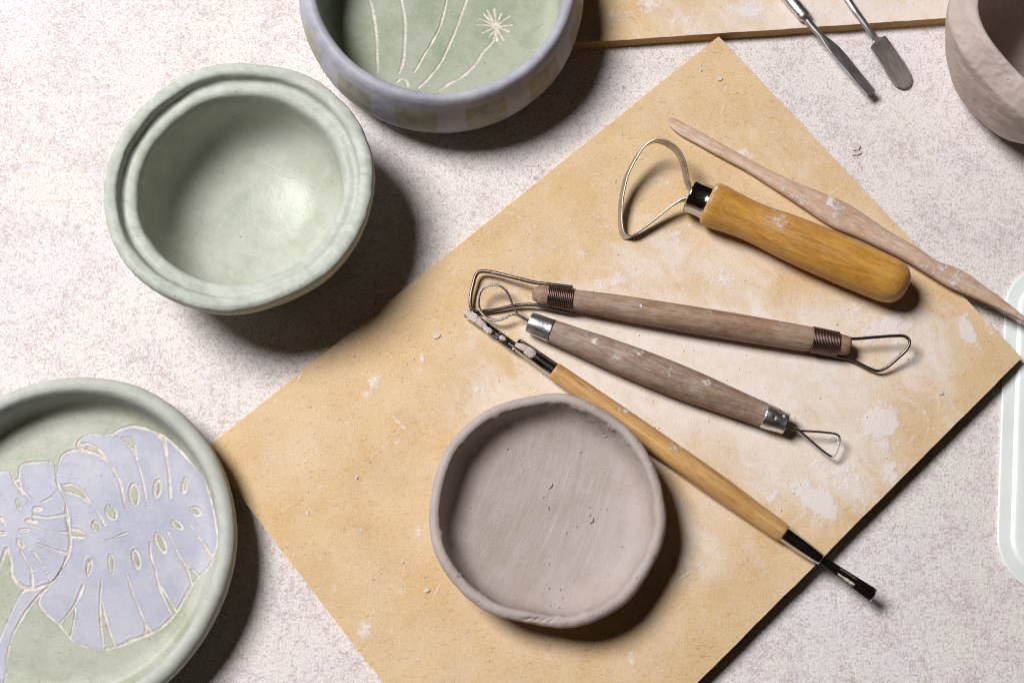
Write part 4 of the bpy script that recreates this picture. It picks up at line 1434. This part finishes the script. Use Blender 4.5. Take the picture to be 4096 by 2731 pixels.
# --- two steel spatulas at the top
def flat_tool(name, label, stations, hit, cuts, mats, names, knurl=False):
    """stations: (px, py, half width px, half thickness cm, height cm, exponent)"""
    S = np.array(stations, float)
    pts = np.array([hit(a, b, z) for a, b, _, _, z, _ in stations])
    M = frame(pts[0], pts[-1] - pts[0], ZU)
    loc = to_local(M, pts)
    n = 160
    d = np.concatenate([[0], np.cumsum(np.linalg.norm(np.diff(loc, axis=0), axis=1))])
    u = np.linspace(0, d[-1], n)
    path = np.stack([np.interp(u, d, loc[:, k]) for k in range(3)], 1)
    for k in range(4):
        path[1:-1] = (path[:-2] + 2 * path[1:-1] + path[2:]) / 4
    sc = [pxcm(a, b, z, hit) for a, b, _, _, z, _ in stations]
    w = np.interp(u, d, S[:, 2] * sc)
    th = np.interp(u, d, S[:, 3])
    ex = np.interp(u, d, S[:, 5])
    secs = np.stack([superell(a, b, 28, c) for a, b, c in zip(w, th, ex)])
    if knurl:
        k = u < d[cuts[0]]
        ang = np.linspace(0, 2 * math.pi, 28, endpoint=False)
        pat = np.sin(u[:, None] * 55 + ang[None] * 7) * np.sin(u[:, None] * 55 - ang[None] * 7)
        secs = secs * (1 + .045 * pat * k[:, None])[..., None]
    v, f = sweep(path, secs, (0, 0, 1))
    root = thing(name, label, 'spatula', M)
    ring = np.repeat(u, 28)
    F = np.array([q for q in f if len(q) == 4])
    bounds = [d[c] for c in cuts]
    cls = np.searchsorted(bounds, ring[F[:, 0]])
    N = vnormals(v, F)
    caps = [q for q in f if len(q) != 4]
    for k, nm in enumerate(names):
        fk = F[cls == k]
        used = np.unique(fk)
        idx = np.full(len(v), -1)
        idx[used] = np.arange(len(used))
        fl = idx[fk].tolist()
        for cp in caps:
            if all(idx[i] >= 0 for i in cp):
                fl.append([int(idx[i]) for i in cp])
        me = make_mesh(nm, v[used], fl, {'stain': np.full(len(used), .26 if (nm == 'blade' and 'palette' in name) else 0.0)})
        obj(nm, me, mats[k], root)
    return root


q3 = lambda x, y: (3100 + x * .4235, y * .4235)
def st3(x, y, w, th, z, e):
    return (*q3(x, y), w * .4235, th, z, e)

flat_tool('steel_chisel_spatula', 'narrow straight steel spatula with a knurled grip, left of the pair', [
    st3(-560, -920, 60, .27, .92, 2), st3(-40, -215, 62, .27, .92, 2), st3(262, 140, 62, .27, .90, 2), st3(286, 170, 58, .25, .90, 2), st3(296, 182, 36, .16, .90, 2), st3(330, 225, 34, .145, .88, 2), st3(395, 300, 30, .12, .86, 2),
    st3(445, 352, 30, .095, .84, 2.2), st3(500, 405, 42, .06, .82, 3), st3(570, 480, 55, .045, .78, 4), st3(640, 560, 56, .04, .74, 5), st3(780, 730, 52, .035, .66, 5), st3(905, 876, 48, .03, .58, 6), st3(914, 886, 47, .028, .58, 6)],
    P, (2, 5), (MT['alu'], MT['steel'], MT['steel']), ('handle', 'neck', 'blade'), True)
flat_tool('steel_palette_spatula', 'broad round-tipped steel spatula smeared with wet clay, right of the pair', [
    st3(150, -820, 36, .14, .80, 2), st3(600, -130, 34, .14, .80, 2), st3(760, 110, 34, .14, .78, 2), st3(880, 270, 30, .12, .66, 2), st3(940, 358, 30, .09, .56, 2.2), st3(958, 382, 36, .06, .50, 3), st3(966, 393, 98, .045, .47, 5),
    st3(1010, 455, 102, .04, .42, 5), st3(1080, 560, 102, .035, .32, 5), st3(1150, 668, 108, .03, .24, 5), st3(1190, 735, 102, .03, .20, 5), st3(1215, 778, 92, .03, .17, 4), st3(1232, 808, 66, .028, .16, 3), st3(1243, 826, 46, .025, .15, 2.5), st3(1247, 833, 14, .02, .15, 2)],
    P, (4, 5), (MT['steel'], MT['steel'], MT['steel']), ('handle', 'neck', 'blade'))


# ------------------------------------------------------------------ flakes and crumbs
def flake(name, label, outline, hit, h, th, seed):
    pts = np.array([hit(x, y, h) for x, y in outline])
    M = frame(pts.mean(0), (1, 0, 0), ZU)
    lo = to_local(M, pts)
    lo = catmull(np.concatenate([lo, lo[:1]]), 19)[:-1]
    r = np.random.default_rng(seed)
    lo[:, :2] *= (1 + .16 * r.uniform(-1, 1, (len(lo), 1)))
    th = th * .6
    top = lo * [.92, .92, 1] + [0, 0, th]
    lip = lo + [0, 0, th * .6]
    bot = lo.copy()
    n = len(lo)
    V = np.concatenate([bot, lip, top, top.mean(0, keepdims=True) + [[0, 0, th * .12]]])
    V[:, 2] += .03 * V[:, 0]
    F = [[i, (i + 1) % n, n + (i + 1) % n, n + i] for i in range(n)] + [[n + i, n + (i + 1) % n, 2 * n + (i + 1) % n, 2 * n + i] for i in range(n)]
    F += [[2 * n + i, 2 * n + (i + 1) % n, 3 * n] for i in range(n)]
    F.append(list(range(n))[::-1])
    o = obj(name, make_mesh(name, V, F, flat=True), MT['crumb'], None, bl(M))
    return tag(o, label, 'clay flake')


flake('clay_flake', 'larger upper flake of dry clay on the table beside the clay cup', [(3398, 575), (3420, 570), (3438, 580), (3442, 592), (3430, 603), (3408, 600)], P, .03, .09, 1)
flake('clay_flake', 'small crumbled flake of dry clay just below the larger flake', [(3405, 612), (3425, 606), (3444, 604), (3442, 618), (3424, 622), (3410, 622)], P, .02, .08, 2)
flake('clay_flake', 'clay crumb on the fibreboard below the left tip of the gouge tool', [(1734, 1338), (1752, 1334), (1764, 1340), (1755, 1352), (1738, 1354)], B, .0, .09, 3)
flake('clay_flake', 'clay crumb on the fibreboard near its far top corner', [(2870, 312), (2884, 310), (2890, 318), (2880, 325), (2870, 322)], B, .0, .09, 4)
flake('clay_flake', 'clay crumb on the fibreboard toward its right corner', [(3750, 1566), (3766, 1562), (3774, 1570), (3768, 1580), (3754, 1576)], B, .0, .09, 5)
flake('clay_flake', 'clay crumb on the fibreboard just left of the clay dish', [(1697, 2356), (1712, 2352), (1720, 2360), (1712, 2368), (1700, 2366)], B, .0, .10, 6)
flake('clay_flake', 'grey clay flake on the fibreboard inside the small triangular wire loop', [(3316, 1752), (3330, 1745), (3344, 1752), (3342, 1764), (3328, 1770), (3316, 1764)], B, .0, .04, 7)


def crumbs(name, label, pts, sizes, seed, normal, hgt=.45):
    r = np.random.default_rng(seed)
    V, F = [], []
    base = np.array([[1, 0, 0], [.3, .95, 0], [-.8, .6, 0], [-.8, -.55, 0], [.35, -.9, 0], [.1, .05, 1.0]])
    fc = [[0, 1, 5], [1, 2, 5], [2, 3, 5], [3, 4, 5], [4, 0, 5]]
    for p, s in zip(pts, sizes):
        a = r.uniform(0, 6.28)
        b = base * (1 + .35 * r.uniform(-1, 1, (6, 3)))
        b = b * [s * r.uniform(.6, 1.3), s * r.uniform(.5, 1), s * hgt * r.uniform(.6, 1.5)]
        ca, sa = math.cos(a), math.sin(a)
        b = np.stack([b[:, 0] * ca - b[:, 1] * sa, b[:, 0] * sa + b[:, 1] * ca, b[:, 2] - .004], 1)
        k = len(V) * 6
        V.append(b + p)
        F += [[i + k for i in t] for t in fc]
    o = obj(name, make_mesh(name, np.concatenate(V), F, flat=True), MT['crumb'])
    o['kind'] = 'stuff'
    o['label'] = label
    o['category'] = 'clay crumbs'


def scatter_board(n, seed):
    r = np.random.default_rng(seed)
    out = []
    while len(out) < n:
        x, y = r.uniform(850, 4050), r.uniform(160, 2731)
        # inside the board
        t = to_local(frame(_T, _L - _T, BN), B(x, y))
        u_, v_ = t[0] / np.linalg.norm(_L - _T), abs(t[1]) / np.linalg.norm(_R - _T)
        if not (.02 < u_ < 1.2 and .02 < v_ < .97):
            continue
        if (x - 818) * (2731 - 1797) - (y - 1797) * (1535 - 818) < 20000:
            continue
        dens = .22 + .9 * math.exp(-(((x - 3000) / 750) ** 2 + ((y - 1350) / 430) ** 2))
        if r.uniform() > dens:
            continue
        if np.linalg.norm(B(x, y) - B(2187, 2042)) < 5.0:
            continue
        out.append(B(x, y))
    return out


sz = np.clip(np.exp(rng.normal(-3.0, .40, 620)), .02, .11)
crumbs('clay_crumbs', 'tiny pale clay crumbs scattered over the large fibreboard', scatter_board(620, 5), sz, 3, BN)
pts_u = [P(x, y, UTH) for x, y in zip(rng.uniform(2420, 3700, 40), rng.uniform(-200, 110, 40))]
crumbs('clay_crumbs', 'tiny clay crumbs scattered over the fibreboard at the top', pts_u, np.clip(np.exp(rng.normal(-3.7, .4, 40)), .012, .07), 4, ZU)
ptt = []
while len(ptt) < 40:
    x, y = rng.uniform(2950, 4000), rng.uniform(150, 1100)
    t = to_local(frame(_T, _R - _T, BN), B(x, y))
    if abs(t[1]) > .3 and (x - 2875) * (1431 - 146) - (y - 146) * (4087 - 2875) > 50000:
        ptt.append(P(x, y, 0))
crumbs('clay_crumbs', 'tiny clay crumbs scattered on the bare table near the clay cup', ptt, np.clip(np.exp(rng.normal(-3.4, .4, 40)), .015, .08), 6, ZU)
